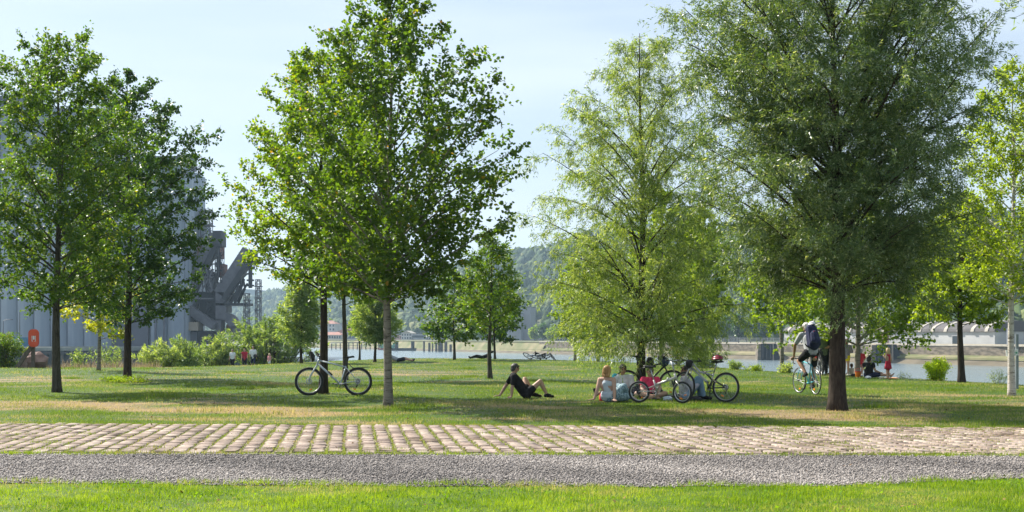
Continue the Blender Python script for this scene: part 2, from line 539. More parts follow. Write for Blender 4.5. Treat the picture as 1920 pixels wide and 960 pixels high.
for p in places:
    X, Y, dz, rz, k = p
    if id(p) in near_set:
        o = bpy.data.objects.new('paving_stone', variants[k][0]); COL.objects.link(o)
        o.parent = paving; o.location = (X, Y, 0.004 + dz); o.rotation_euler = (rnd.uniform(-.014, .014), rnd.uniform(-.014, .014), rz)
    else:
        vs, fs = variants[k][1], variants[k][2]
        a = np.array(vs); c, s_ = math.cos(rz), math.sin(rz)
        bigV.append(np.column_stack([a[:, 0] * c - a[:, 1] * s_ + X, a[:, 0] * s_ + a[:, 1] * c + Y, a[:, 2] + 0.004 + dz]))
        for f in fs:
            f = [q + off for q in f]
            if len(f) == 3: bigF.append(f)
            else: bigF.append([f[0], f[1], f[2]]); bigF.append([f[0], f[2], f[3]])
        bigT.append(np.full(len(a), (k * 0.618) % 1.0)); off += len(a)
o = link_mesh('paving_stone', np_mesh('paving_stones', np.vstack(bigV), np.array(bigF), np.concatenate(bigT), False), M['sett'], paving)
o['kind'] = 'stuff'

# gravel stones
def scatter_stones(n):
    base = np.array([(1, 0, 0), (-1, 0, 0), (0, 1, 0), (0, -1, 0), (0, 0, 1), (0, 0, -1)], float)
    F0 = np.array([(0, 2, 4), (2, 1, 4), (1, 3, 4), (3, 0, 4), (2, 0, 5), (1, 2, 5), (3, 1, 5), (0, 3, 5)])
    Y = rng.uniform(12.4, 16.3, n); X = rng.uniform(-1, 1, n) * (0.42 * Y + 0.4)
    keep = (Y > g_near(X) + rng.normal(-.02, .09, n)) & (Y < p_near(X) - 0.02)
    # a thin sandy streak crosses the gravel on the left
    streak = np.abs((X + 5.35) - (Y - 14.3) * -0.42) < 0.22
    keep &= ~(streak & (rng.random(n) < 0.5))
    thin = np.sin(X * 1.1 + 2 * np.sin(Y * 1.7)) * np.sin(X * .37 + Y * 1.9 + 1) > .45
    keep &= ~(thin & (rng.random(n) < 0.12))
    X, Y = X[keep], Y[keep]; n = len(X)
    sz = rng.uniform(0.006, 0.017, n)
    sc = sz[:, None] * rng.uniform([.8, .8, .5], [1.2, 1.2, .9], (n, 3))
    jit = rng.uniform(.75, 1.25, (n, 6, 1))
    V = base[None] * jit * sc[:, None, :]
    th = rng.uniform(0, 2 * PI, n); ti = rng.uniform(-.6, .6, n)
    c, s_ = np.cos(ti)[:, None], np.sin(ti)[:, None]
    y2 = V[:, :, 1] * c - V[:, :, 2] * s_; z2 = V[:, :, 1] * s_ + V[:, :, 2] * c
    c, s_ = np.cos(th)[:, None], np.sin(th)[:, None]
    x3 = V[:, :, 0] * c - y2 * s_; y3 = V[:, :, 0] * s_ + y2 * c
    V = np.stack([x3 + X[:, None], y3 + Y[:, None], z2 + 0.012 + rng.uniform(0, .012, n)[:, None]], 2)
    F = F0[None] + (np.arange(n) * 6)[:, None, None]
    dust = .14 * np.sin(X * .9 + 1.5 * np.sin(Y * 1.3)) + .10 * np.sin(X * 2.3 + Y * 2.9)
    T = np.repeat(np.clip(rng.beta(2, 2, n) + dust, 0, 1), 6)
    return np_mesh('gravel', V.reshape(-1, 3), F.reshape(-1, 3), T)
tag(link_mesh('gravel', scatter_stones(88000), M['pebble']), 'loose grey gravel covering the path between the paving and the near grass', 'gravel', kind='stuff')

# grass blades -----------------------------------------------------
def blades(P, h, w, lean, tint, z0):
    n = len(P)
    az = rng.uniform(0, 2 * PI, n); wd = rng.uniform(0, 2 * PI, n)
    L = h * rng.uniform(.55, 1.2, n)
    ln = np.abs(rng.normal(0, lean, n))
    base = np.column_stack([P, z0])
    dx = np.column_stack([np.cos(wd), np.sin(wd), np.zeros(n)]) * (w * rng.uniform(.7, 1.3, n) / 2)[:, None]
    tip = base + np.column_stack([np.cos(az) * ln * L, np.sin(az) * ln * L, L / np.sqrt(1 + ln ** 2)])
    V = np.stack([base - dx, base + dx, tip], 1).reshape(-1, 3)
    F = np.arange(3 * n).reshape(-1, 3)
    return V, F, np.repeat(tint, 3)
def add_blades(name, parts, m):
    Vs = []; Fs = []; Ts = []; o_ = 0
    for V, F, T in parts:
        Vs.append(V); Fs.append(F + o_); Ts.append(T); o_ += len(V)
    return link_mesh(name, np_mesh(name, np.vstack(Vs), np.vstack(Fs), np.concatenate(Ts)), m)
WORN = [gp(x, y)[:2] + (rx, ry, a) for x, y, rx, ry, a in [(70, 757, 3.6, .85, .20), (300, 766, 4.6, .75, .16), (520, 772, 3.0, .6, .14), (930, 767, 1.9, .55, .17), (1120, 780, 2.2, .6, .08), (1520, 778, 2.1, .95, .22), (1660, 786, 2.4, .8, .12),
        (640, 785, 4.5, 1.2, .10), (1400, 772, 3.0, .7, .12), (700, 700, 5.5, 2.5, .10), (1750, 752, 4.0, 2.0, .07), (1880, 742, 2.2, .9, .12), (30, 712, 4, 1.5, .12)]]
def worn(P):
    w = np.zeros(len(P))
    for x, y, rx, ry, a in WORN:
        u = (P[:, 0] - x) / rx; v = (P[:, 1] - y) / (ry * 1.6)
        wob = 1 + .25 * np.sin(P[:, 0] * 2.1 + P[:, 1] * 1.3) + .15 * np.sin(P[:, 0] * 5.3 - P[:, 1] * 3.1)
        w = np.maximum(w, a * np.clip(1.6 - 1.2 * np.sqrt(u * u + v * v) * wob, 0, 1))
    return w
def add_dry(me, w):
    at_ = me.attributes.new('dry', 'FLOAT', 'POINT'); at_.data.foreach_set('value', np.ascontiguousarray(w, dtype=np.float32))
def frustum_pts(n, y0, y1, marg=1.0, k=0.415):
    Y = np.sqrt(rng.uniform(y0 ** 2, y1 ** 2, n)); X = rng.uniform(-1, 1, n) * (k * Y + marg)
    return np.column_stack([X, Y])
def clump(P, sc, lo=.25):
    """density modulation"""
    v = np.sin(P[:, 0] * sc + 1.7 * np.sin(P[:, 1] * sc * .8)) * np.sin(P[:, 1] * sc * 1.3 + 1.1 * np.sin(P[:, 0] * sc * .7))
    return rng.random(len(P)) < np.clip(0.5 + 0.5 * v + lo, 0, 1)
# verge
P = frustum_pts(125000, 9.2, 13.9, .8)
P = P[P[:, 1] < g_near(P[:, 0]) - 0.02 + rng.normal(0, .06, len(P)) * (1 + .8 * np.sin(P[:, 0] * 2.7) + .5 * np.sin(P[:, 0] * 6.1))]
v = 0.5 + .22 * np.sin(P[:, 0] * 2.3 + np.sin(P[:, 1] * 3)) + .18 * np.sin(P[:, 0] * 7.3 + 2 * np.sin(P[:, 1] * 9)) + rng.normal(0, .27, len(P))
hh = 0.045 + 0.010 * np.sin(P[:, 0] * 9.1 + 2 * np.sin(P[:, 1] * 11)) + 0.016 * np.sin(P[:, 0] * 3.1 + 1.2 * np.sin(P[:, 1] * 4.0))
tag(add_blades('grass', [blades(P, hh, 0.0065, .75, np.clip(v, 0, 1), np.full(len(P), .002))], M['near_blades']),
    'bright fresh green grass along the bottom of the view before the gravel', 'grass', kind='stuff')
# lawn beyond the paving
parts = []
def lawn_band(n, y0, y1, h, w, lean=.7, marg=1.5):
    P = frustum_pts(n, y0, y1, marg)
    P = P[P[:, 1] > p_far(P[:, 0]) + 0.03]
    d = edge_dist(P); P = P[d < 3.5]
    wr = worn(P); P = P[rng.random(len(P)) > wr * 3.0]
    z = lawn_z(P)
    v = np.clip(.5 + .2 * np.sin(P[:, 0] * .9 + 2 * np.sin(P[:, 1] * .5)) + rng.normal(0, .22, len(P)), 0, 1)
    hv = h * (1 + .45 * np.sin(P[:, 0] * 1.7 + 1.4 * np.sin(P[:, 1] * .9)) * np.sin(P[:, 1] * 1.1 + P[:, 0] * .4))
    parts.append(blades(P, hv, w, lean, v, z - .004))
lawn_band(150000, 19.8, 28, .045, .011)
lawn_band(140000, 28, 42, .052, .014)
lawn_band(170000, 42, 92, .06, .022)
# taller tufts here and there
for k in range(46):
    c = frustum_pts(1, 22, 60)[0]
    n = 220; r_ = rnd.uniform(.12, .5)
    P = c + rng.normal(0, 1, (n, 2)) * (r_, r_ * .8)
    P = P[edge_dist(P) < 0]
    if len(P) and c[1] > p_far(c[0]) + .8:
        parts.append(blades(P, .11, .016, .6, np.clip(rng.normal(.25, .15, len(P)), 0, 1), lawn_z(P) - .003))
o_g = add_blades('grass', parts, M['lawn_blades'])
co = np.empty(len(o_g.data.vertices) * 3, np.float32); o_g.data.vertices.foreach_get('co', co); add_dry(o_g.data, worn(co.reshape(-1, 3)[:, :2].astype(float)))
lw = bpy.data.objects['lawn'].data; co = np.empty(len(lw.vertices) * 3, np.float32); lw.vertices.foreach_get('co', co); add_dry(lw, worn(co.reshape(-1, 3)[:, :2].astype(float)) * 1.5)
tag(o_g, 'mown lawn with straw coloured dry patches beneath the trees', 'grass', kind='stuff')
# weeds in the paving joints and along its edges
parts = []
n = 40000
ii = rng.integers(-52, 52, n); yv = rng.uniform(0, 5.6, n)
u = (ii + .5) * pitch_x + rng.normal(0, .022, n)
X = u + math.tan(ang) * yv; Y = 16.0 + yv
P = np.column_stack([X, Y]); P = P[(Y > p_near(X)) & (Y < p_far(X)) & (np.abs(X) < .44 * Y + .4)]
P = P[clump(P, 2.4, .25)]
parts.append(blades(P, .040, .013, 1.1, np.clip(rng.normal(.5, .25, len(P)), 0, 1), np.full(len(P), .015)))
n = 9000
X = rng.uniform(-8, 8, n); P = np.column_stack([X, p_near(X) + rng.normal(-.03, .045, n)]); P = P[clump(P, 1.9, -.05)]
parts.append(blades(P, .07, .009, .8, np.clip(rng.normal(.5, .25, len(P)), 0, 1), np.full(len(P), .01)))
X = rng.uniform(-10, 10, n); P = np.column_stack([X, p_far(X) + rng.normal(.0, .07, n)])
parts.append(blades(P, .055, .012, .8, np.clip(rng.normal(.45, .25, len(P)), 0, 1), np.full(len(P), .01)))
for k in range(34):
    cx, cy = rnd.uniform(-8.5, 8.5), rnd.uniform(16.3, 20.6)
    P = np.array([cx, cy]) + rng.normal(0, 1, (60, 2)) * (.12, .07)
    parts.append(blades(P, .06, .011, .9, np.clip(rng.normal(.5, .2, 60), 0, 1), np.full(60, .02)))
tag(add_blades('weeds', parts, M['joint_blades']), 'yellow green weeds growing in the joints of the stone paving', 'weeds', kind='stuff')

# clumps that creep over the edges of the gravel
parts = []
for k in range(70):
    cx = rnd.uniform(-6.5, 6.5); side = rnd.random() < .6
    cy = (p_near(cx) - rnd.uniform(.0, .16)) if side else (float(g_near(cx)) + rnd.uniform(-.02, .12))
    n = rnd.randrange(30, 120); P = np.array([cx, cy]) + rng.normal(0, 1, (n, 2)) * (rnd.uniform(.05, .22), .035)
    parts.append(blades(P, rnd.uniform(.04, .08), .007, .9, np.clip(rng.normal(.5, .25, n), 0, 1), np.full(n, .010)))
tag(add_blades('weeds', parts, M['near_blades']), 'ragged tufts of grass creeping over both edges of the gravel path', 'weeds', kind='stuff')
def flat_leaves(name, P, Z, size, m, tilt=.35):
    n = len(P); th = rng.uniform(0, 2 * PI, n); t2 = rng.normal(0, tilt, n); t3 = rng.normal(0, tilt, n); L = size * rng.uniform(.6, 1.3, n)
    a = np.column_stack([np.cos(th), np.sin(th), t2]) * L[:, None]; b = np.column_stack([-np.sin(th), np.cos(th), t3]) * (L * .38)[:, None]
    C = np.column_stack([P, Z])
    V = np.stack([C - a * .5, C + b, C + a * .5, C - b], 1).reshape(-1, 3)
    return link_mesh(name, np_mesh(name, V, np.arange(4 * n).reshape(n, 4), np.repeat(rng.random(n), 4)), m)
M['dead_leaf'] = leaf_mat('dead_leaf', [(0, (0.10, 0.055, 0.025)), (.5, (0.20, 0.12, 0.05)), (1, (0.30, 0.22, 0.08))], .1, 0.9, spec=.05, tcol=(1.2, 1.0, .7))
M['clover'] = leaf_mat('clover', [(0, (0.07, 0.16, 0.012)), (1, (0.16, 0.28, 0.03))], .3, .8, spec=.1)
P = frustum_pts(750, 11, 30, 1.0)
tag(flat_leaves('fallen_leaves', P, np.where(P[:, 1] < g_near(P[:, 0]), .035, np.where(P[:, 1] < p_near(P[:, 0]), .03, .055)) + lawn_z(P) - .012, .042, M['dead_leaf']), 'dry fallen leaves scattered over grass, gravel and paving', 'leaves', kind='stuff')
P = frustum_pts(9000, 9.5, 13.2, .5); P = P[clump(P, 2.1, -.32)]; P = P[P[:, 1] < g_near(P[:, 0]) - .05]
tag(flat_leaves('clover', P, rng.uniform(.02, .05, len(P)), .028, M['clover'], .5), 'patches of clover in the bright near grass', 'clover', kind='stuff')
# ------------------------------------------------------------ trees
def bark_mat(name, c1, c2, birch=False):
    m = bpy.data.materials.new(name); m.use_nodes = True
    nt = m.node_tree; L = nt.links.new; b = nt.nodes['Principled BSDF']
    b.inputs['Roughness'].default_value = 0.85; b.inputs['Specular IOR Level'].default_value = 0.2
    t = nt.nodes.new("ShaderNodeTexCoord"); mp = nt.nodes.new("ShaderNodeMapping")
    mp.inputs['Scale'].default_value = (3, 3, 14) if birch else (16, 16, 3)
    n = nt.nodes.new("ShaderNodeTexNoise"); n.inputs['Scale'].default_value = 1.6; n.inputs['Detail'].default_value = 6
    n.inputs['Roughness'].default_value = 0.7
    r = ramp(nt, [(0.36, c1), (0.50 if birch else 0.66, c2)])
    L(t.outputs['Object'], mp.inputs['Vector']); L(mp.outputs['Vector'], n.inputs['Vector'])
    L(n.outputs['Fac'], r.inputs['Fac']); L(r.outputs['Color'], b.inputs['Base Color'])
    bp = nt.nodes.new("ShaderNodeBump"); bp.inputs['Strength'].default_value = 0.9; bp.inputs['Distance'].default_value = 0.02
    L(n.outputs['Fac'], bp.inputs['Height']); L(bp.outputs['Normal'], b.inputs['Normal'])
    return m
M['bark_dark'] = bark_mat('bark_dark', (0.022, 0.016, 0.012), (0.072, 0.055, 0.042))
M['bark_grey'] = bark_mat('bark_grey', (0.035, 0.030, 0.024), (0.115, 0.10, 0.08))
M['bark_pale'] = bark_mat('bark_pale', (0.06, 0.052, 0.042), (0.22, 0.20, 0.168), True)
M['bark_birch'] = bark_mat('bark_birch', (0.14, 0.12, 0.10), (0.52, 0.49, 0.45), True)
M['leaf_alder'] = leaf_mat('leaf_alder', [(0, (0.028, 0.068, 0.010)), (.45, (0.058, 0.120, 0.015)), (.85, (0.119, 0.177, 0.018)), (1, (0.215, 0.208, 0.026))], .42)
M['leaf_dark'] = leaf_mat('leaf_dark', [(0, (0.019, 0.057, 0.012)), (.5, (0.038, 0.088, 0.017)), (1, (0.086, 0.136, 0.018))], .36, .38)
M['leaf_aspen'] = leaf_mat('leaf_aspen', [(0, (0.031, 0.073, 0.012)), (.5, (0.064, 0.124, 0.018)), (.93, (0.139, 0.198, 0.025)), (1, (0.364, 0.208, 0.026))], .42)
M['leaf_maple'] = leaf_mat('leaf_maple', [(0, (0.052, 0.110, 0.012)), (.5, (0.104, 0.177, 0.019)), (.85, (0.206, 0.244, 0.020)), (1, (0.352, 0.220, 0.020))], .5)
M['leaf_yellow'] = leaf_mat('leaf_yellow', [(0, (0.134, 0.180, 0.024)), (.6, (0.269, 0.300, 0.036)), (1, (0.384, 0.288, 0.048))], .5)
M['leaf_willow'] = leaf_mat('leaf_willow', [(0, (0.046, 0.095, 0.036)), (.45, (0.106, 0.169, 0.056)), (.75, (0.199, 0.257, 0.121)), (1, (0.358, 0.419, 0.324))], .42, .42)
M['leaf_willow_dark'] = leaf_mat('leaf_willow_dark', [(0, (0.032, 0.069, 0.034)), (.5, (0.066, 0.118, 0.052)), (.8, (0.138, 0.196, 0.101)), (1, (0.349, 0.407, 0.321))], .34, .40)
M['leaf_birch'] = leaf_mat('leaf_birch', [(0, (0.060, 0.117, 0.011)), (.5, (0.121, 0.183, 0.018)), (1, (0.220, 0.275, 0.032))], .52)
M['leaf_osier'] = leaf_mat('leaf_osier', [(0, (0.057, 0.108, 0.052)), (.5, (0.108, 0.170, 0.077)), (1, (0.251, 0.307, 0.205))], .45)
M['leaf_lime'] = leaf_mat('leaf_lime', [(0, (0.192, 0.288, 0.018)), (1, (0.432, 0.504, 0.048))], .55)
M['straw'] = leaf_mat('straw', [(0, (0.16, 0.15, 0.06)), (.5, (0.30, 0.23, 0.15)), (1, (0.42, 0.33, 0.24))], .35, tcol=(1.2, 1.1, .9))

def leaves_mesh(name, C, D, Lh, W, tint, rg, kind='quad', up_bias=0.6):
    """C centres, D unit directions, Lh lengths, W widths"""
    n = len(C)
    nr = rg.normal(0, 1, (n, 3)); nr[:, 2] = np.abs(nr[:, 2]) + up_bias
    w = np.cross(D, nr); w /= (np.linalg.norm(w, axis=1, keepdims=True) + 1e-9)
    Lh = Lh[:, None]; w = w * (W[:, None] / 2)
    if kind == 'tri':
        V = np.stack([C - w, C + w, C + D * Lh], 1)
        F = np.arange(3 * n).reshape(n, 3); k = 3
    elif kind == 'hex':
        nn = np.cross(D, w); nn /= (np.linalg.norm(nn, axis=1, keepdims=True) + 1e-9)
        V = np.stack([C, C + D * Lh * .35 + w, C + D * Lh * .8 + w * .75, C + D * Lh * 1.0, C + D * Lh * .8 - w * .75, C + D * Lh * .35 - w], 1)
        V[:, 0] += nn * Lh * .12; V[:, 3] += nn * Lh * .12
        b = (np.arange(n) * 6)[:, None]
        F = np.vstack([b + [0, 1, 2, 3], b + [0, 3, 4, 5]]); k = 6
    else:
        V = np.stack([C, C + D * Lh * .45 + w, C + D * Lh, C + D * Lh * .45 - w], 1)
        F = np.arange(4 * n).reshape(n, 4); k = 4
    return np_mesh(name, V.reshape(-1, 3), F, np.repeat(np.clip(tint, 0, 1), k))

def tree(label, base, H, tr, cb, prof, leaf, lm, bm, seed, nleaf, nprim=46, cat='tree', name='tree', lean=(0, 0), steep=0.8,
         droop=0.0, ls=(.07, .055), kind='quad', group=None, shift=(0, 0), twigs=6, nsec=9, tintmu=.45, spread=.05, top_r=.02, seclen=.34, part_stuff=True, wob=.12, outer=0.0):
    rg = np.random.default_rng(seed); rd = random.Random(seed)
    root = empty(name, base, 0, label, cat, group)
    tb = MB()
    NP = 12
    def trunk(t):
        z = H * t
        return Vector((lean[0] * t + wob * math.sin(t * 5 + seed) * t * (1 - t) * 2, lean[1] * t + wob * math.cos(t * 4 + seed * 2) * t * (1 - t) * 2, z))
    def trad(t): return top_r * .4 + (tr - top_r * .4) * (1 - t) ** 1.05 * (1 + 0.42 * math.exp(-t * H / .16))
    tts = [0, .02, .05] + [i / NP for i in range(1, NP + 1)]
    pts = [trunk(t) for t in tts]; pts[0].z = -0.12
    tb.tube(pts, [trad(t) for t in tts], 10)
    tp = [p[0] for p in prof]; tv = [p[1] for p in prof]
    segs = []    # (p0, p1, weight)
    wood = MB()
    for i in range(nprim):
        te = ((i + .5) / nprim) ** 0.9
        Rr = float(np.interp(te, tp, tv)) * rd.uniform(.70, 1.08)
        az = i * 2.39996 + rd.uniform(-.35, .35)
        he = cb + (H - cb) * te
        rise = Rr * steep * rd.uniform(.7, 1.2) * (.55 + .6 * te)
        hs = max(cb * .93, he - rise)
        hs = min(hs, H * .96)
        p0 = trunk(hs / H)
        if Rr < .12 and te > .9: Rr = .12
        cx, cy = shift[0] * math.sin(PI * min(1, te)), shift[1]
        p2 = Vector((p0.x * .3 + cx + math.cos(az) * Rr + lean[0] * te, cy + math.sin(az) * Rr + lean[1] * te, he - droop * Rr * .5))
        p1 = p0.lerp(p2, .5) + Vector((0, 0, (.10 - droop * -.25) * Rr)) + Vector((rd.uniform(-.1, .1), rd.uniform(-.1, .1), rd.uniform(-.06, .06))) * Rr
        n = 6; path = []
        for k in range(n + 1):
            s = k / n
            path.append(p0 * (1 - s) ** 2 + p1 * 2 * s * (1 - s) + p2 * s * s)
        r0 = min(trad(hs / H) * .45, .009 + .009 * Rr)
        wood.tube(path, [r0 * (1 - .8 * k / n) for k in range(n + 1)], 5, cap=False)
        for j in range(nsec):
            s = .22 + .78 * (j + rd.random()) / nsec
            k = min(int(s * n), n - 1); q0 = path[k].lerp(path[k + 1], s * n - k)
            dirp = (path[k + 1] - path[k]).normalized()
            rv = Vector((rd.gauss(0, 1), rd.gauss(0, 1), rd.gauss(0, .7) + .25 - droop * 1.6))
            d = (dirp * .9 + rv.normalized() * 1.0).normalized()
            l = (seclen * Rr * (1.15 - .6 * s) + .16) * rd.uniform(.6, 1.2)
            q1 = q0 + d * l + Vector((0, 0, -droop * l * .45))
            wood.tube([q0, q0.lerp(q1, .5) + Vector((0, 0, .04 * l)), q1], [r0 * .3 * (1.2 - s) + .0025, .003, .0015], 3, cap=False)
            for m_ in range(twigs):
                u = rd.uniform(.15, 1.0); a = q0.lerp(q1, u)
                rv = Vector((rd.gauss(0, 1), rd.gauss(0, 1), rd.gauss(0, .8) + .1 - droop * 2.0)).normalized()
                e = a + (d * .7 + rv).normalized() * l * rd.uniform(.35, .75) + Vector((0, 0, -droop * l * .4))
                segs.append((a, e, 1.0 + outer * s, rd.gauss(0, .12)))
            segs.append((q0, q1, 1.0, rd.gauss(0, .1)))
    tb.build('trunk', bm, root, True)
    wood.build('branches', bm, root, True)
    A = np.array([s[0] for s in segs]); B = np.array([s[1] for s in segs]); W = np.array([s[2] for s in segs]) * np.linalg.norm(B - A, axis=1)
    tj = np.array([s[3] for s in segs])
    idx = rg.choice(len(segs), nleaf, p=W / W.sum())
    s = rg.random(nleaf)[:, None]
    D0 = B[idx] - A[idx]; D0 /= np.linalg.norm(D0, axis=1, keepdims=True) + 1e-9
    C = A[idx] * (1 - s) + B[idx] * s + rg.normal(0, spread, (nleaf, 3)) * .6
    if leaf == 'willow':
        D = D0 * 1.0 + rg.normal(0, .55, (nleaf, 3)); D[:, 2] -= .15 + droop * .8
    else:
        D = D0 * .5 + rg.normal(0, .8, (nleaf, 3)); D[:, 2] -= .35
    D /= np.linalg.norm(D, axis=1, keepdims=True) + 1e-9
    Lh = ls[0] * rg.uniform(.65, 1.25, nleaf); Wd = ls[1] * rg.uniform(.75, 1.2, nleaf)
    tint = tintmu + tj[idx] + rg.normal(0, .17, nleaf)
    me = leaves_mesh('crown', C, D, Lh, Wd, tint, rg, kind, .2 if leaf == 'willow' else .5)
    o = link_mesh('crown', me, lm, root)
    if part_stuff: o['kind'] = 'stuff'
    return root

def at(x, y, dz=0.0):
    p = gp(x, y)
    return (p.x, p.y, gz(p.x, p.y) + dz)
def pxm(y): return FPX / depth(y)

# front row, left to right ------------------------------------------------
# alder at the far left
b = at(107, 733); k = pxm(733)
tree('tall green tree at the far left edge whose crown hides the silo', b, 668 / k, .125, 165 / k,
     [(0, 110 / k), (.15, 150 / k), (.4, 168 / k), (.65, 160 / k), (.85, 125 / k), (1, 70 / k)], 'round', M['leaf_alder'], M['bark_grey'], 11, 50000, 62,
     lean=(0.0, 0), ls=(.088, .066), shift=(.12, 0), steep=.75, twigs=6, outer=.5)
b = at(239, 712); k = pxm(712)
tree('dark green tree with long side branches, second from the left', b, 572 / k, .14, 112 / k,
     [(0, 85 / k), (.12, 130 / k), (.35, 145 / k), (.6, 135 / k), (.72, 165 / k), (.85, 95 / k), (1, 30 / k)], 'round', M['leaf_dark'], M['bark_dark'], 12, 42000, 58,
     ls=(.105, .082), shift=(.35, 0), steep=.7, twigs=6, outer=.5)
b = at(185, 697); k = pxm(697)
tree('slim tree with yellowing leaves between the two big trees on the left', b, 300 / k, .085, 62 / k,
     [(0, 62 / k), (.2, 85 / k), (.5, 70 / k), (.8, 40 / k), (1, 10 / k)], 'round', M['leaf_yellow'], M['bark_pale'], 13, 8500, 28, ls=(.12, .10), steep=.5, twigs=5)
# tree the white mountain bike leans on, maple-like
b = at(606, 741); k = pxm(741)
tree('tree with dark trunk and yellow green leaves behind the white bicycle', b, 640 / k, .115, 205 / k,
     [(0, 85 / k), (.12, 150 / k), (.35, 165 / k), (.6, 145 / k), (.82, 105 / k), (1, 40 / k)], 'round', M['leaf_maple'], M['bark_dark'], 14, 38000, 60,
     ls=(.085, .072), shift=(-.1, 0), steep=.85, outer=.5)
b = at(647, 711); k = pxm(711)
tree('slender tree with thin grey trunk behind the saddle of the white bicycle', b, 380 / k, .10, 150 / k,
     [(0, 50 / k), (.3, 85 / k), (.7, 60 / k), (1, 15 / k)], 'round', M['leaf_maple'], M['bark_grey'], 15, 10000, 28, ls=(.11, .09))
# aspen
b = at(728, 760); k = pxm(760)
tree('tall aspen with pale trunk and round leaves just right of the white bicycle', b, 790 / k, .098, 205 / k,
     [(0, 85 / k), (.1, 165 / k), (.3, 215 / k), (.5, 220 / k), (.7, 185 / k), (.85, 115 / k), (1, 20 / k)], 'round', M['leaf_aspen'], M['bark_pale'], 16, 33000, 66,
     lean=(.05, 0), ls=(.078, .078), kind='hex', shift=(.25, 0), steep=1.15, twigs=6, spread=.06, outer=.6)
# small willows near the water
for i, (x, y, hh, rr, cb_, lab, n) in enumerate([
        (565, 681, 160, 42, 40, 'small round headed willow beside the big grey green shrub', 9000),
        (703, 679, 128, 48, 40, 'small round willow standing between the slender tree and the aspen', 9000)]):
    b = at(x, y); k = pxm(y)
    tree(lab, b, hh / k, .085, cb_ / k, [(0, rr * .45 / k), (.2, rr / k), (.5, rr / k), (.8, rr * .65 / k), (1, rr * .15 / k)], 'willow', M['leaf_osier'], M['bark_dark'], 30 + i, n, 30,
         ls=(.26, .07), kind='quad', steep=1.0, droop=.0, cat='tree', tintmu=.6, twigs=4, spread=.12)
b = at(674, 675); k = pxm(675)
tree('thin young tree between the slender tree and the small round willow', b, 100 / k, .07, 40 / k, [(0, 14 / k), (.4, 22 / k), (1, 5 / k)], 'willow', M['leaf_willow'], M['bark_grey'], 33, 1500, 12, ls=(.24, .07), twigs=3)
b = at(852, 675); k = pxm(675)
tree('mid green tree with dark trunk near the river right of the aspen', b, 165 / k, .09, 38 / k, [(0, 40 / k), (.2, 62 / k), (.5, 60 / k), (.8, 38 / k), (1, 8 / k)], 'round', M['leaf_alder'], M['bark_grey'], 34, 5500, 34, ls=(.19, .14), twigs=5, steep=.6)
b = at(928, 674); k = pxm(674)
tree('dark leaved tree near the river just behind the slender spreading tree', b, 150 / k, .08, 34 / k, [(0, 34 / k), (.3, 56 / k), (.7, 44 / k), (1, 8 / k)], 'round', M['leaf_dark'], M['bark_grey'], 35, 5000, 30, ls=(.19, .13), twigs=5, steep=.5)
b = at(919, 712); k = pxm(712)
tree('slender spreading tree behind the seated person in black', b, 270 / k, .08, 95 / k, [(0, 40 / k), (.15, 72 / k), (.4, 72 / k), (.7, 48 / k), (1, 14 / k)], 'willow', M['leaf_alder'], M['bark_grey'], 17, 8500, 34,
     ls=(.14, .05), steep=.45, twigs=5, tintmu=.5)
# thin tree trunks behind the middle willow
for i, (x, y, hh, rr, cb_, lab, n, lm) in enumerate([
        (1078, 676, 190, 45, 40, 'thin trunked tree by the river left of the seated group', 5000, 'leaf_birch'),
        (1121, 678, 215, 55, 34, 'green tree by the river behind the blonde woman', 6000, 'leaf_birch'),
        (1240, 684, 330, 100, 48, 'bright green tree with pale trunk behind the parked bicycles', 16000, 'leaf_birch'),
        (1318, 689, 300, 62, 60, 'bright green tree right of the middle willow', 11000, 'leaf_birch')]):
    b = at(x, y); k = pxm(y)
    tree(lab, b, hh / k, .095, cb_ / k, [(0, rr * .55 / k), (.2, rr * .95 / k), (.5, rr / k), (.8, rr * .65 / k), (1, rr * .15 / k)], 'round', M[lm], M['bark_pale'], 40 + i, n, 34,
         ls=(.17, .12), steep=.6, twigs=5, tintmu=.4)
# middle willow
b = at(1203, 741); k = pxm(741)
tree('loose feathery willow above the parked bicycles, its sprays hanging low', b, 680 / k, .125, 105 / k,
     [(0, 150 / k), (.12, 195 / k), (.35, 195 / k), (.6, 165 / k), (.85, 110 / k), (1, 45 / k)], 'willow', M['leaf_willow'], M['bark_dark'], 18, 135000, 62,
     lean=(-.05, 0), ls=(.088, .021), kind='tri', steep=1.15, droop=.30, twigs=8, nsec=12, tintmu=.56, spread=.05, shift=(-.28, 0), seclen=.4, outer=.4)
# big willow
b = at(1570, 767); k = pxm(767)
tree('large dense willow with thick dark trunk on the right, its top out of the picture', b, 960 / k, .185, 235 / k,
     [(0, 185 / k), (.08, 235 / k), (.25, 262 / k), (.5, 285 / k), (.75, 290 / k), (1, 150 / k)], 'willow', M['leaf_willow_dark'], M['bark_dark'], 19, 290000, 84,
     lean=(-.1, 0), ls=(.090, .024), kind='tri', steep=1.0, droop=.10, twigs=8, nsec=13, tintmu=.58, spread=.06, shift=(-.15, 0), seclen=.4)
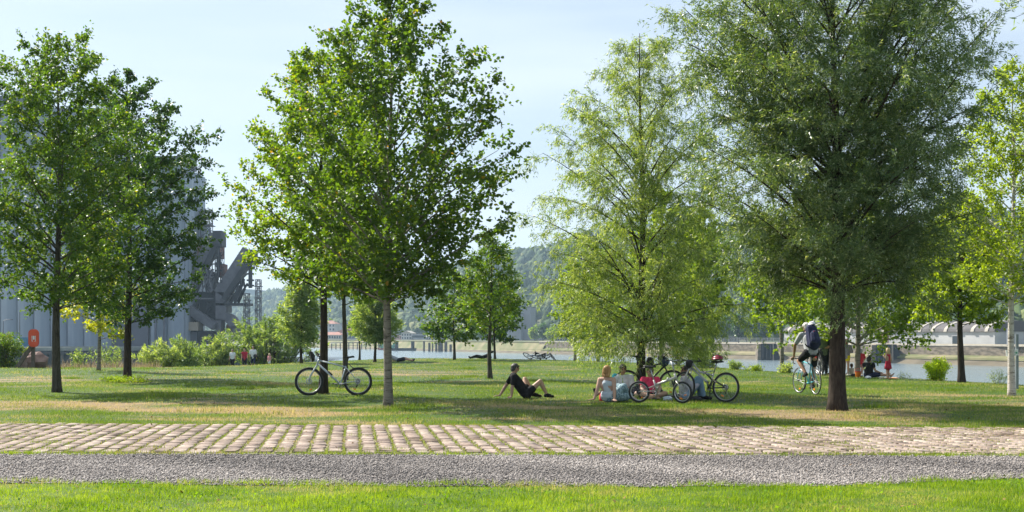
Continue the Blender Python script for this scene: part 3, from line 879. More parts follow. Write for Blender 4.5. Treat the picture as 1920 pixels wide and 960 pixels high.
# trees behind it
b = at(1607, 705); k = pxm(705)
tree('green tree with pale trunk where the family sits, behind the large willow', b, 420 / k, .115, 62 / k,
     [(0, 120 / k), (.15, 185 / k), (.35, 180 / k), (.7, 110 / k), (1, 20 / k)], 'round', M['leaf_birch'], M['bark_pale'], 20, 27000, 48,
     ls=(.13, .095), steep=.55, shift=(-1.0, 0), twigs=6, tintmu=.3)
b = at(1466, 694); k = pxm(694)
tree('leafy bright green tree left of the cyclist', b, 250 / k, .10, 95 / k,
     [(0, 55 / k), (.25, 82 / k), (.6, 75 / k), (1, 12 / k)], 'round', M['leaf_birch'], M['bark_pale'], 21, 9000, 32, ls=(.15, .11), steep=.55, twigs=5, tintmu=.4)
b = at(1803, 717); k = pxm(717)
tree('bright green tree with dark trunk right of the yellow green bush', b, 350 / k, .12, 115 / k,
     [(0, 55 / k), (.15, 88 / k), (.45, 92 / k), (.8, 60 / k), (1, 12 / k)], 'round', M['leaf_birch'], M['bark_dark'], 22, 22000, 40, ls=(.115, .085), steep=.6, twigs=6, tintmu=.55)
b = at(1897, 740); k = pxm(740)
tree('tall birch with white trunk at the right edge', b, 620 / k, .095, 180 / k,
     [(0, 75 / k), (.15, 120 / k), (.4, 140 / k), (.7, 105 / k), (1, 22 / k)], 'round', M['leaf_birch'], M['bark_birch'], 23, 24000, 50, ls=(.082, .062), steep=.9, twigs=6, tintmu=.6, outer=.4)
# branches of a nearer willow whose trunk stands outside the frame on the right
b = (4.42, 9.3, 0)
tree('near willow mostly out of frame, two leafy sprays reaching in at the right edge', b, 5.4, .09, 1.2,
     [(0, .62), (.3, .78), (.7, .80), (1, .45)], 'willow', M['leaf_osier'], M['bark_grey'], 24, 2600, 26, ls=(.085, .013), steep=.5, droop=.05, twigs=3, nsec=6, seclen=.4, spread=.01, tintmu=.5)

# shrubs -------------------------------------------------------------------
def shrub(label, base, H, Rr, lm, seed, n, ls, cat='shrub', stems=26, name='shrub', kind='quad', fan=.55, group=None, tintmu=.45, jitter=.05, low=.12, elong=1.0):
    rg = np.random.default_rng(seed); rd = random.Random(seed)
    root = empty(name, base, 0, label, cat, group)
    w = MB(); segs = []
    for i in range(stems):
        az = rd.uniform(0, 2 * PI); s = rd.uniform(0, 1) ** .6
        b0 = Vector((math.cos(az) * Rr * .35 * s * elong, math.sin(az) * Rr * .35 * s, -.1))
        top = Vector((math.cos(az) * Rr * s * elong, math.sin(az) * Rr * s, H * (1 - fan * s * s) * rd.uniform(.75, 1.04)))
        mid = b0.lerp(top, .5) + Vector((0, 0, H * .08))
        w.tube([b0, mid, top], [.02 * H / 2, .012 * H / 2, .003], 4, cap=False)
        for j in range(9):
            u = low + (1 - low) * (j + rd.random()) / 9
            p = b0.lerp(mid, u * 2) if u < .5 else mid.lerp(top, u * 2 - 1)
            d = Vector((rd.gauss(0, 1), rd.gauss(0, 1), rd.gauss(.7, .6))).normalized()
            e = p + d * rd.uniform(.12, .28) * H * (1.1 - .5 * u)
            segs.append((p, e, rd.gauss(0, .12)))
    w.build('stems', M['bark_grey'], root)
    A = np.array([s[0] for s in segs]); B = np.array([s[1] for s in segs]); tj = np.array([s[2] for s in segs])
    idx = rg.integers(0, len(segs), n); s = rg.random(n)[:, None]
    C = A[idx] * (1 - s) + B[idx] * s + rg.normal(0, jitter, (n, 3)); C[:, 2] = np.maximum(C[:, 2], .02)
    D = B[idx] - A[idx]; D /= np.linalg.norm(D, axis=1, keepdims=True) + 1e-9
    D = D + rg.normal(0, .5, (n, 3)); D /= np.linalg.norm(D, axis=1, keepdims=True)
    me = leaves_mesh('foliage', C, D, ls[0] * rg.uniform(.6, 1.2, n), ls[1] * rg.uniform(.7, 1.2, n), tintmu + tj[idx] + rg.normal(0, .15, n), rg, kind, .3)
    o = link_mesh('foliage', me, lm, root); o['kind'] = 'stuff'
    return root
def place(x, D):
    X = (x - 960) / FPX * D
    return (X, D, gz(X, D))
shrub('large grey green willow shrub behind the walking people', place(507, 104), 4.7, 4.2, M['leaf_osier'], 61, 17000, (.32, .075), stems=60, fan=.5, elong=1.1)
shrub('silvery willow shrub left of the walking people', place(402, 101), 3.1, 2.0, M['leaf_osier'], 62, 8000, (.26, .06), stems=36, tintmu=.6)
shrub('low spreading willow shrub in front of the conveyor', place(345, 95), 2.7, 1.9, M['leaf_osier'], 63, 7000, (.26, .06), stems=34, tintmu=.5)
shrub('yellow green shrub with arching shoots at the quay', place(298, 76), 1.9, 1.5, M['leaf_osier'], 64, 5000, (.24, .055), stems=28, tintmu=.75)
shrub('round dark green bush at the left edge beside the rock', place(2, 62), 1.95, 1.15, M['leaf_alder'], 65, 9000, (.09, .06), cat='bush', stems=34, fan=.45, tintmu=.6)
shrub('bright yellow green bush standing alone before the river on the right', place(1757, 43.5), .78, .40, M['leaf_lime'], 66, 5200, (.06, .04), cat='bush', name='bush', stems=30, fan=.3)
shrub('grey green bush behind the handlebars of the grey bicycle', place(1322, 60), 1.15, .85, M['leaf_osier'], 67, 3600, (.14, .035), cat='bush', name='bush', stems=26)
shrub('small leafy weed clump before the river right of the grey bicycle', place(1376, 57.6), .48, .34, M['leaf_osier'], 68, 900, (.13, .03), cat='plant', name='weed_clump', stems=12, fan=.6)
shrub('flat green weed clump left of the cyclist', place(1412, 56), .24, .5, M['leaf_birch'], 69, 900, (.11, .03), cat='plant', name='weed_clump', stems=14, fan=.5)
shrub('yellowish weed clump beside the front wheel of the cyclist', place(1474, 52), .42, .34, M['leaf_osier'], 70, 1000, (.12, .03), cat='plant', name='weed_clump', stems=14, tintmu=.85)
shrub('thin pale weeds left of the white birch trunk', place(1872, 40), .46, .40, M['leaf_osier'], 71, 520, (.08, .016), cat='plant', name='weed_clump', stems=18, fan=.4, tintmu=.8)
shrub('sparse weeds on the lawn edge right of the girl in the red dress', place(1692, 44.5), .30, .30, M['leaf_osier'], 72, 220, (.07, .014), cat='plant', name='weed_clump', stems=10, tintmu=.7)
shrub('low green weeds at the foot of the dark trunk on the left', at(232, 717), .15, .75, M['leaf_birch'], 73, 3200, (.07, .03), cat='plant', name='weed_clump', stems=40, fan=.35, elong=1.3)
shrub('yellow shrub between the willow trunk and the parked bicycles, far side', place(1270, 72), 1.7, .5, M['leaf_yellow'], 74, 600, (.13, .07), cat='shrub', stems=16)
# reeds and dry grasses at the brow on the left
parts = []
for (xa, xb, Da, Db, n, h) in [(75, 300, 61, 67, 2600, .50), (95, 290, 66, 76, 1500, .85), (590, 560, 74, 78, 10, .3)]:
    D = rng.uniform(Da, Db, n); px = rng.uniform(min(xa, xb), max(xa, xb), n)
    P = np.column_stack([(px - 960) / FPX * D, D]); P = P[clump(P, 1.1, -.1)]
    h = h * (.6 + .5 * np.sin(P[:, 0] * 1.3 + 2 * np.sin(P[:, 1])) ** 2)
    parts.append(blades(P, h, .030, .45, np.clip(rng.normal(.5, .25, len(P)), 0, 1), lawn_z(P)))
tag(add_blades('dry_grass', parts, M['straw']), 'tall straw coloured grasses along the edge of the basin on the left', 'grass', kind='stuff')
shrub('tall pale weed spires left of the quay shrubs', place(205, 64), 1.35, .9, M['leaf_osier'], 75, 1500, (.13, .04), cat='plant', name='tall_weeds', stems=16, fan=.35, tintmu=.55)
shrub('tall green weeds behind the left tree trunk', place(150, 65), 1.25, .7, M['leaf_osier'], 76, 900, (.13, .04), cat='plant', name='tall_weeds', stems=11, fan=.35, tintmu=.55)
# ------------------------------------------------------------ far bank, hills
BANK = np.array([(-1300, 3050), (-900, 2520), (-600, 1913), (-163, 1028), (154, 386), (186, 250), (205, 40), (215, -250)], float)
def bank_dist(P):
    """distance from the far bank line, positive on the land side (right / beyond)"""
    best = np.full(len(P), 1e9); sgn = np.ones(len(P))
    for i in range(len(BANK) - 1):
        A, B = BANK[i], BANK[i + 1]
        d = seg_dist(P, A, B)
        cr = (B - A)[0] * (P[:, 1] - A[1]) - (B - A)[1] * (P[:, 0] - A[0])
        m = d < best
        best = np.where(m, d, best); sgn = np.where(m, np.sign(cr), sgn)
    return best * sgn
def far_z(P):
    d = bank_dist(P); x, y = P[:, 0], P[:, 1]
    t = np.clip((d - 100) / 420, 0, 1); t = t * t * (3 - 2 * t)
    ridge = 92 + 16 * np.sin(x * .006 + 1) + 10 * np.sin(y * .009 + x * .004) + 6 * np.sin(x * .021 - y * .013)
    gully = 9 * np.sin(x * .016 + y * .011) * t
    far = np.clip((y - 1500) / 1400, 0, 1) * 14
    z = -1.7 + t * (ridge + far) + gully * (1 - t) * 1.5
    return z
def far_grid():
    us = np.concatenate([[-0.0, 3, 8, 20, 50, 95], np.arange(130, 1250, 32)])
    # walk along the bank line
    L = np.concatenate([[0], np.cumsum(np.hypot(*(BANK[1:] - BANK[:-1]).T))])
    ss = np.linspace(0, L[-1], 130)
    bx = np.interp(ss, L, BANK[:, 0]); by = np.interp(ss, L, BANK[:, 1])
    nrm = np.array([0.897, 0.443])
    V = []
    for s_, x, y in zip(ss, bx, by):
        w = np.clip((y - 300) / 300, 0, 1); n_ = nrm * w + np.array([1, .0]) * (1 - w); n_ /= np.hypot(*n_)
        for u in us: V.append((x + n_[0] * u, y + n_[1] * u))
    P = np.array(V); Z = far_z(P)
    keep = np.abs(P[:, 0]) < 2500
    P[:, 0] = np.clip(P[:, 0], -2400, 2400); P[:, 1] = np.clip(P[:, 1], -290, 3100)
    nx, ny = len(us), len(ss)
    i, j = np.meshgrid(np.arange(nx - 1), np.arange(ny - 1)); a = (j * nx + i).ravel()
    F = np.column_stack([a, a + nx, a + nx + 1, a + 1])
    return np_mesh('hills', np.column_stack([P, Z]), F, smooth=True)
M['hill'] = mat('hill_ground', (0.05, 0.075, 0.025), (0.15, 0.14, 0.07), 0.02, 0.95)
tag(link_mesh('hills', far_grid(), M['hill']), kind='structure')

# wooded slopes: crowns of many small faces, one mass nobody could count
def wood_mass(n, seed):
    rg = np.random.default_rng(seed)
    Y = rg.uniform(480, 2750, n * 6); px = rg.uniform(300, 2000, n * 6)
    X = (px - 960) / FPX * Y
    P = np.column_stack([X, Y]); d = bank_dist(P)
    k = (d > 105) & (d < 620) & (rg.random(len(P)) < np.clip((d - 80) / 90, .2, 1))
    hole = np.sin(X * .02 + 1.3) * np.sin(Y * .013 + .5) > .72
    k &= ~(hole & (rg.random(len(P)) < .8))
    P = P[k][:n]; d = d[k][:n]; n = len(P); Z = far_z(P)
    # blob of 26 points on a jittered sphere, leafy outline
    base = []; 
    nu, nv = 7, 5
    for j in range(nv):
        ph = -1.1 + 2.5 * j / (nv - 1)
        for i in range(nu):
            th = 2 * PI * (i + .5 * (j % 2)) / nu
            base.append((math.cos(ph) * math.cos(th), math.cos(ph) * math.sin(th), math.sin(ph)))
    base = np.array(base); F0 = []
    for j in range(nv - 1):
        for i in range(nu):
            a, b_, c, e = j * nu + i, j * nu + (i + 1) % nu, (j + 1) * nu + (i + 1) % nu, (j + 1) * nu + i
            F0 += [(a, b_, c), (a, c, e)]
    F0 = np.array(F0); m = len(base)
    sz = rg.uniform(3.6, 6.6, n) * (1 + .25 * (P[:, 1] > 1300))
    jit = rg.uniform(.68, 1.28, (n, m, 1))
    V = base[None] * jit * sz[:, None, None]; V[:, :, 2] *= rg.uniform(.9, 1.5, n)[:, None]
    V[:, :, 0] += P[:, 0][:, None]; V[:, :, 1] += P[:, 1][:, None]; V[:, :, 2] += (Z + sz * .8)[:, None]
    F = F0[None] + (np.arange(n) * m)[:, None, None]
    T = np.repeat(np.clip(rg.beta(2, 2, n) , 0, 1), m) + rg.normal(0, .08, n * m)
    return np_mesh('woodland', V.reshape(-1, 3), F.reshape(-1, 3), np.clip(T, 0, 1))
M['wood_far'] = tint_mat('woodland', [(0, (0.022, 0.048, 0.020)), (.45, (0.045, 0.085, 0.026)), (.8, (0.11, 0.15, 0.035)), (1, (0.20, 0.20, 0.08))], .9, .25, .45, 0)
tag(link_mesh('woodland', wood_mass(8600, 3), M['wood_far']), 'woods covering the hazy hills beyond the river', 'woodland', kind='stuff')

# ---- embankment of the far bank
M['stone_wall'] = mat('embankment_stone', (0.10, 0.085, 0.062), (0.22, 0.18, 0.135), .5, .9, stretch=(1, 1, 2.5), detail=8, lo=.4, hi=.6)
M['mud'] = mat('river_mud', (0.09, 0.075, 0.05), (0.15, 0.125, 0.085), .15, .95, stretch=(1, 1, 3))
M['ledge'] = mat('ledge_grass', (0.24, 0.21, 0.12), (0.11, 0.13, 0.045), .12, .95)
M['coping'] = mat('pale_coping', (0.50, 0.46, 0.38), (0.36, 0.32, 0.26), .6, .8)
M['road_sand'] = mat('sandy_road', (0.33, 0.28, 0.20), (0.24, 0.21, 0.14), .2, .95)
def bank_strip(name, offs, m, label=None, cat=None, kind=None, p0=1.6, p1=6.0):
    """offs: list of (distance inland, height) along the bank line from A to B"""
    q = MB(); n = 60
    L = np.concatenate([[0], np.cumsum(np.hypot(*(BANK[1:] - BANK[:-1]).T))])
    s0 = np.interp(p0, np.arange(len(L)), L); s1 = np.interp(p1, np.arange(len(L)), L)
    ss = np.linspace(s0, s1, n); vs = []
    for s_ in ss:
        x = np.interp(s_, L, BANK[:, 0]); y = np.interp(s_, L, BANK[:, 1])
        w = float(np.clip((y - 300) / 300, 0, 1)); nn = np.array([0.897, .443]) * w + np.array([1., 0]) * (1 - w); nn /= np.hypot(*nn)
        for u, z in offs: vs.append((x + nn[0] * u, y + nn[1] * u, z))
    k = len(offs); fs = []
    for i in range(n - 1):
        for j in range(k - 1):
            fs.append((i * k + j, (i + 1) * k + j, (i + 1) * k + j + 1, i * k + j + 1))
    q.add(vs, fs)
    o = q.build(name, m)
    return tag(o, label, cat, kind=kind)
bank_strip('river_bank', [(-9, -8.6), (-5.5, -7.3), (-2.6, -6.2)], M['mud'], kind='structure')
bank_strip('bank_ledge', [(-2.7, -6.0), (-2.5, -5.35), (-.9, -5.0), (-.55, -4.6)], M['ledge'], kind='structure', p0=3.5)
bank_strip('embankment_wall', [(-.60, -6.2), (-.35, -1.75), (0.5, -1.72), (.5, -6)], M['stone_wall'], 'long stone embankment wall along the far bank of the river', 'wall', p0=3.56, p1=6)
bank_strip('coping', [(-.5, -1.71), (-.5, -1.30), (.9, -1.29), (.9, -1.7)], M['coping'], 'pale stone coping running along the top of the far embankment', 'coping', p0=3.56, p1=6)
bank_strip('bank_slope', [(-6, -8.4), (-2.6, -5.9), (-.9, -3.4), (.6, -1.60)], M['ledge'], kind='structure', p0=0, p1=3.57)
bank_strip('quay_road', [(.95, -1.45), (26, -1.25), (40, -1.6)], M['road_sand'], kind='structure', p0=3.56, p1=6)
def along(t, off=0.0, z=0.0):
    """point on the straight stretch of the bank; t = depth (y)"""
    A = np.array([-163., 1028.]); B = np.array([154., 386.]); f = (1028 - t) / (1028 - 386)
    p = A + (B - A) * f + np.array([0.897, .443]) * off
    return (float(p[0]), float(p[1]), z)
BDIR = Vector((154 + 163, 386 - 1028, 0)).normalized(); BNRM = Vector((0.897, .443, 0))
BROT = math.atan2(BDIR.y, BDIR.x)
M['dark_steel'] = mat('dark_steel', (0.045, 0.05, 0.06), (0.09, 0.085, 0.08), .8, .6)
q = MB(); q.tube([(0, 0, 0), (0, 0, .35)], [.22, .17], 8); q.tube([(0, 0, .35), (0, 0, .55)], [.34, .3], 8)
bol = tag(q.build('bollard', M['dark_steel']), 'dark mooring bollard on the far embankment coping', 'bollard', 'mooring bollards on the far embankment')
bol.location = along(600, .3, -1.29)
bol['label'] = 'dark mooring bollard on the far coping above the grey bicycle, leftmost of the line'
_w = {3: 'just left of the mooring block by the cyclist', 5: 'just right of the mooring block by the cyclist', 7: 'seen above the back wheel of the cyclist', 9: 'beside the large trunk', 11: 'above the mooring block behind the girl', 13: 'between the girl and the yellow green bush', 15: 'beside the trunk right of the yellow green bush', 16: 'nearest the white birch'}
for k, t in enumerate(np.arange(584, 470, -7.0)):
    c = bol.copy(); c['label'] = 'dark mooring bollard on the far coping' + (', ' + _w[k] if k in _w else ' in the middle of the line'); COL.objects.link(c); c.location = along(t, .3, -1.29)

# ---- dark concrete mooring blocks in front of the wall
M['block_dark'] = mat('dark_concrete', (0.010, 0.016, 0.022), (0.025, 0.032, 0.036), .3, .8)
M['block_pale'] = mat('pale_concrete', (0.26, 0.22, 0.17), (0.34, 0.29, 0.24), .3, .9)
def dolphin(label, x, D, w, h):
    p = ((x - 960) / FPX * D, D, -8)
    r = empty('mooring_block', p, 0, label, 'mooring block', 'mooring blocks against the far wall')
    top = -1.25 + 8; 
    a = MB(); a.prism([(-w * .5, -.5), (w * .14, -.5), (w * .14, top - .25), (-w * .5, top - .25)], -2, 3); a.build('fender_panel', M['block_dark'], r)
    a = MB()
    for i in range(3):
        a.box((-w * .42 + i * w * .22, -2.25, top * .52), (.35, .5, top * .8))
    a.build('fender_rail', M['dark_steel'], r)
    a = MB(); a.prism([(w * .14, -.5), (w * .22, -.5), (w * .20, top), (-w * .52, top), (-w * .52, top - .25), (w * .14, top - .25)], -2.2, 3.2); a.build('cap', M['block_pale'], r)
    a = MB(); a.prism([(w * .22, -.5), (w * .62, -.5), (w * .36, top - .05), (w * .20, top - .05)], -1.8, 3); a.build('buttress', M['block_dark'], r)
    a = MB(); a.prism([(-w * .72, -.5), (-w * .5, -.5), (-w * .5, top - .4), (-w * .66, top - .4)], -1.4, 3); a.build('return_wall', M['stone_wall'], r)
dolphin('dark concrete mooring block in the river left of the cyclist', 1442, 484, 6.6, 6)
dolphin('dark concrete mooring block in the river behind the girl in the red dress', 1662, 432, 8.0, 6)

# ---- vaulted warehouse on the right
M['vault'] = mat('vault_roof', (0.065, 0.06, 0.06), (0.10, 0.09, 0.09), .2, .8)
M['rib'] = mat('roof_rib', (0.40, 0.37, 0.31), (0.32, 0.29, 0.25), .5, .7)
M['wall_white'] = mat('white_render', (0.50, 0.50, 0.50), (0.40, 0.40, 0.41), .15, .8)
M['wall_cream'] = mat('cream_render', (0.55, 0.50, 0.42), (0.45, 0.41, 0.35), .15, .8)
M['wall_grey'] = mat('grey_render', (0.30, 0.31, 0.34), (0.24, 0.25, 0.28), .1, .8)
M['wall_pink'] = mat('salmon_wall', (0.46, 0.24, 0.20), (0.38, 0.20, 0.17), .1, .8)
M['roof_red'] = mat('red_roof', (0.38, 0.17, 0.12), (0.28, 0.13, 0.10), .3, .8)
M['roof_dark'] = mat('dark_roof', (0.08, 0.085, 0.10), (0.12, 0.12, 0.13), .2, .7)
M['glass_dark'] = mat('window_glass', (0.03, 0.04, 0.05), (0.05, 0.06, 0.07), 1, .15)
M['door_red'] = mat('rust_red_door', (0.20, 0.09, 0.08), (0.15, 0.07, 0.06), 1, .7)
def vault_hall(label, t0, length, off, wall_h, rise, width, nrib, wallm, doors):
    p = along(t0, off, -1.5)
    r = empty('warehouse', p, BROT, label, 'warehouse')
    # local x along the bank towards the camera, local y inland (rotated frame: y = left of x)
    a = MB(); a.box((length / 2, width / 2, wall_h / 2), (length, width, wall_h)); a.build('wall', wallm, r)
    def arc(off_=0.0, n=12):
        pts = []
        for i in range(n + 1):
            an = PI * i / n
            pts.append((width / 2 - math.cos(an) * (width / 2 + .6 + off_), wall_h + math.sin(an) * (rise + off_)))
        return pts
    pts = arc(); vs = []; fs = []
    for x in (-.3, length + .3):
        vs += [(x, y, z) for y, z in pts]
    n = len(pts)
    fs = [(i, i + 1, n + i + 1, n + i) for i in range(n - 1)] + [tuple(range(n - 1, -1, -1)), tuple(range(n, 2 * n))]
    a = MB(); a.add(vs, fs); a.build('roof', M['vault'], r)
    first = None
    for k in range(nrib):
        x = length * (k + .5) / nrib
        if first is None:
            a = MB(); po = arc(.28); pi_ = arc(-.05); m_ = len(po); vs = []
            for dx in (-.75, .75):
                vs += [(dx, y, z) for y, z in po] + [(dx, y, z) for y, z in pi_]
            fs = []
            for i in range(m_ - 1):
                fs += [(i, i + 1, 2 * m_ + i + 1, 2 * m_ + i), (i, m_ + i, m_ + i + 1, i + 1), (2 * m_ + i, 2 * m_ + i + 1, 3 * m_ + i + 1, 3 * m_ + i)]
            a.add(vs, fs); first = a.build('rib', M['rib'], r); first.location.x = x
        else:
            c = first.copy(); COL.objects.link(c); c.location.x = x
    for (x, w, h, m) in doors:
        a = MB(); a.box((x, width + .06 if False else -.05, h / 2 + .01), (w, .1, h)); a.build('door', m, r)
    return r
# local +y of the rotated frame points inland when BROT is used with mirrored sign: keep the hall on the land side
vault_hall('long vaulted warehouse with pale ribs on its dark roof, seen right of the large trunk', 540, 118, 46, 4.6, 3.9, 22, 18, M['wall_white'],
           [(62, 5.5, 3.6, M['door_red']), (100, 4, 3.0, M['glass_dark']), (24, 4, 3, M['glass_dark'])])
# fence before the warehouse
M['fence'] = mat('fence_steel', (0.20, 0.23, 0.26), (0.26, 0.28, 0.30), 1, .5, .3)
fr = empty('steel_fence', along(655, 31, -1.4), BROT, 'grey steel fence between the quay road and the vaulted warehouse', 'fence')
q = MB(); q.box((110, 0, 2.05), (220, .08, .1)); q.box((110, 0, .25), (220, .08, .1)); q.build('rail', M['fence'], fr)
q = MB(); q.box((0, 0, 1.1), (.14, .14, 2.2)); f0 = q.build('post', M['fence'], fr)
for i in range(1, 56):
    c = f0.copy(); COL.objects.link(c); c.parent = fr; c.location.x = i * 4.0
q = MB()
for i in range(880): q.box((i * .25, 0, 1.15), (.035, .035, 1.8))
o = q.build('pickets', M['fence'], fr); o['kind'] = 'stuff'

# parked cars on the quay road
def car(label, loc, rz, paint, cat='car'):
    r = empty('parked_car', loc, rz, label, cat, 'cars parked on the far quay')
    a = MB(); prof = [(-2.1, .35), (-2.15, .75), (-1.9, .95), (-1.45, 1.0), (-1.0, 1.42), (.55, 1.45), (1.15, 1.0), (1.95, .85), (2.12, .6), (2.1, .35)]
    a.prism(prof, -.84, .84); a.build('body', paint, r)
    a = MB(); a.prism([(-1.28, 1.02), (-.95, 1.36), (.5, 1.39), (.98, 1.02)], -.86, .86); a.build('windows', M['glass_dark'], r)
    w0 = MB(); w0.tube([(0, -.11, 0), (0, .11, 0)], .33, 14); me = w0.mesh('wheel', True); me.materials.append(M['tyre'])
    for x in (-1.3, 1.3):
        for y in (-.78, .78):
            c = bpy.data.objects.new('wheel', me); COL.objects.link(c); c.parent = r; c.location = (x, y, .33)
M['tyre'] = mat('tyre_rubber', (0.018, 0.018, 0.02), (0.03, 0.03, 0.03), 20, .75)
M['paint_white'] = mat('white_paint', (0.75, 0.75, 0.75), (0.68, 0.68, 0.68), 1, .3)
M['paint_grey'] = mat('grey_paint', (0.30, 0.32, 0.34), (0.26, 0.28, 0.3), 1, .3)
car('grey car on the far quay, left of the white one', along(545, 9, -1.4), BROT + .2, M['paint_grey'])
car('white car on the far quay above the dark mooring block', along(538, 9, -1.4), BROT + .25, M['paint_white'])
car('white van like car parked by the shed on the far quay beyond the willow', along(590, 22, -1.4), BROT + PI / 2, M['paint_white'])

# ---- buildings on the far bank, left and middle
def building(label, x0, x1, yt, yb, D, wallm, roofm=None, roof='flat', rise=1.5, dep=14, win=None, name='building', cat='building', rz=-.25, eave=.4):
    X0 = (x0 - 960) / FPX * D; X1 = (x1 - 960) / FPX * D; zt = EYE - (yt - HOR) / FPX * D; zb = EYE - (yb - HOR) / FPX * D
    zg = -1.7; w = X1 - X0; h = zt - zg
    r = empty(name, ((X0 + X1) / 2, D, zg), rz, label, cat)
    a = MB(); a.box((0, dep / 2, h / 2 - .5), (w, dep, h + 1)); a.build('wall', wallm, r)
    rm = roofm or M['roof_dark']
    a = MB()
    if roof == 'gable': a.prism([(-w / 2 - eave, h), (w / 2 + eave, h), (0, h + rise)], -eave, dep + eave)
    elif roof == 'hip':
        vs = [(-w / 2 - eave, -eave, h), (w / 2 + eave, -eave, h), (w / 2 + eave, dep + eave, h), (-w / 2 - eave, dep + eave, h), (-w / 2 + dep * .4, dep / 2, h + rise), (w / 2 - dep * .4, dep / 2, h + rise)]
        a.add(vs, [(0, 1, 5, 4), (1, 2, 5), (2, 3, 4, 5), (3, 0, 4), (3, 2, 1, 0)])
    elif roof == 'arch':
        n = 10; a.prism([(-(w / 2 + eave) * math.cos(PI * i / n), h + rise * math.sin(PI * i / n)) for i in range(n + 1)][::-1], -eave, dep + eave)
    else: a.box((0, dep / 2, h + .2), (w + .4, dep + .4, .4))
    a.build('roof', rm, r)
    if win:
        nx, nz, ww, wh = win
        q = MB(); q.box((0, 0, 0), (ww, .12, wh)); me = q.mesh('window'); me.materials.append(M['glass_dark'])
        for i in range(nx):
            for j in range(nz):
                c = bpy.data.objects.new('window', me); COL.objects.link(c); c.parent = r
                c.location = (-w / 2 + w * (i + .5) / nx, -.05, h * (j + .55) / nz)
    return r
building('four storey white building with red roof on the far bank beside the dark trunk', 603, 629, 607, 641, 1180, M['wall_white'], M['roof_red'], 'hip', 3.0, 12, (4, 4, 1.4, 1.9))
building('low white building with long red roof in front of the four storey one', 596, 641, 628, 642, 1120, M['wall_cream'], M['roof_red'], 'hip', 2.6, 12, (9, 1, 1.6, 2.2))
building('dark slate hall behind the arched shed on the far bank', 628, 668, 608, 636, 1300, M['wall_grey'], M['roof_dark'], 'gable', 2.5, 16)
building('grey hall with broad red gable roof on the far bank', 625, 672, 624, 641, 1150, M['wall_grey'], M['roof_red'], 'gable', 4.2, 18, (6, 1, 2.2, 2.4))
building('grey arched shed on the far bank left of the small round willow', 652, 674, 627, 642, 1120, M['wall_grey'], M['roof_dark'], 'arch', 3.2, 14, (3, 1, 2.4, 2.6))
building('pale grey shed behind the small round willow', 690, 724, 628, 642, 1110, M['wall_grey'], None, 'flat', dep=14, win=(7, 1, 1.5, 1.6))
building('cream house on the far bank between trunk and red shed', 733, 741, 627, 641, 1120, M['wall_cream'], M['roof_dark'], 'gable', 1.6, 10, (2, 2, 1, 1.3))
building('salmon red shed on the far bank right of the aspen trunk', 740, 753, 629, 641, 1090, M['wall_pink'], M['wall_white'], 'flat', dep=12, win=(3, 1, 1.2, 1.6))
building('white gabled building on the far bank right of the aspen trunk', 752, 772, 625, 641, 1080, M['wall_white'], M['rib'], 'gable', 2.2, 12, (4, 2, 1.1, 1.5))
building('long grey shed with dark base on the far bank', 773, 797, 626, 641, 1075, M['wall_grey'], None, 'flat', dep=14, win=(5, 1, 2.6, 2.0))
building('white low building on the far bank behind the piles', 798, 826, 633, 642, 1040, M['wall_white'], M['wall_grey'], 'flat', dep=10, win=(6, 1, 1.4, 1.3))
building('cream house with dark roof on the far bank behind the mid green tree', 866, 884, 630, 642, 1000, M['wall_cream'], M['roof_dark'], 'gable', 2.2, 10, (4, 1, 1.1, 1.4))
building('grey blue silo tower left of its twin on the far bank', 950, 977, 588, 642, 900, M['wall_grey'], None, 'flat', dep=16, name='silo_tower', cat='tower')
building('taller grey blue silo tower on the far bank', 976, 995, 576, 642, 905, M['wall_grey'], None, 'flat', dep=16, name='silo_tower', cat='tower')
building('low dark shed with white roof right of the silo towers', 994, 1014, 632, 642, 880, M['wall_grey'], M['wall_white'], 'flat', dep=10)
building('white roofed shed on the far bank behind the middle willow', 1040, 1064, 634, 643, 820, M['wall_white'], M['roof_dark'], 'flat', dep=10, win=(5, 1, 1.2, 1.2))
building('white canopy shed among the dark trees on the far bank', 1350, 1382, 631, 641, 640, M['wall_white'], M['wall_white'], 'flat', dep=6, win=(2, 1, 3.2, 1.8))
building('pale blue office behind the dark trunk on the right bank', 1795, 1850, 622, 643, 520, M['wall_white'], M['wall_grey'], 'flat', dep=14, win=(8, 2, 1.0, 1.2))

# trees one can tell apart on the far bank
def far_tree(x, D, h, w, lm, seed, label, n=900):
    X = (x - 960) / FPX * D
    rg = np.random.default_rng(seed)
    r = empty('far_bank_tree', (X, D, -1.7), 0, label, 'tree', 'trees standing on the far bank')
    a = MB(); a.tube([(0, 0, -.5), (0, 0, h * .5), (0, 0, h * .9)], [.30, .2, .05], 6); a.build('trunk', M['bark_grey'], r)
    u = rg.normal(0, 1, (n, 3)); u /= np.linalg.norm(u, axis=1, keepdims=True)
    lob = 1 + .25 * np.sin(u[:, 0] * 5 + seed) * np.sin(u[:, 2] * 6 + seed * 2)
    C = u * (rg.uniform(.3, 1, n) ** .5 * lob)[:, None] * [w / 2, w / 2, h * .42]; C[:, 2] += h * .56
    D_ = rg.normal(0, 1, (n, 3)); D_ /= np.linalg.norm(D_, axis=1, keepdims=True)
    o = link_mesh('crown', leaves_mesh('crown', C, D_, np.full(n, 1.3), np.full(n, 1.0), rg.normal(.35, .25, n), rg), lm, r); o['kind'] = 'stuff'
rd = random.Random(4)
names_ = ['behind the handlebar of the grey bicycle', 'left of the mooring block', 'above the white canopy shed', 'beside the white canopy shed', 'behind the cyclist', 'in the middle of the dark row',
          'at the left end of the dark row', 'just left of the cyclist', 'taller than its neighbours in the dark row', 'low and broad in the dark row']
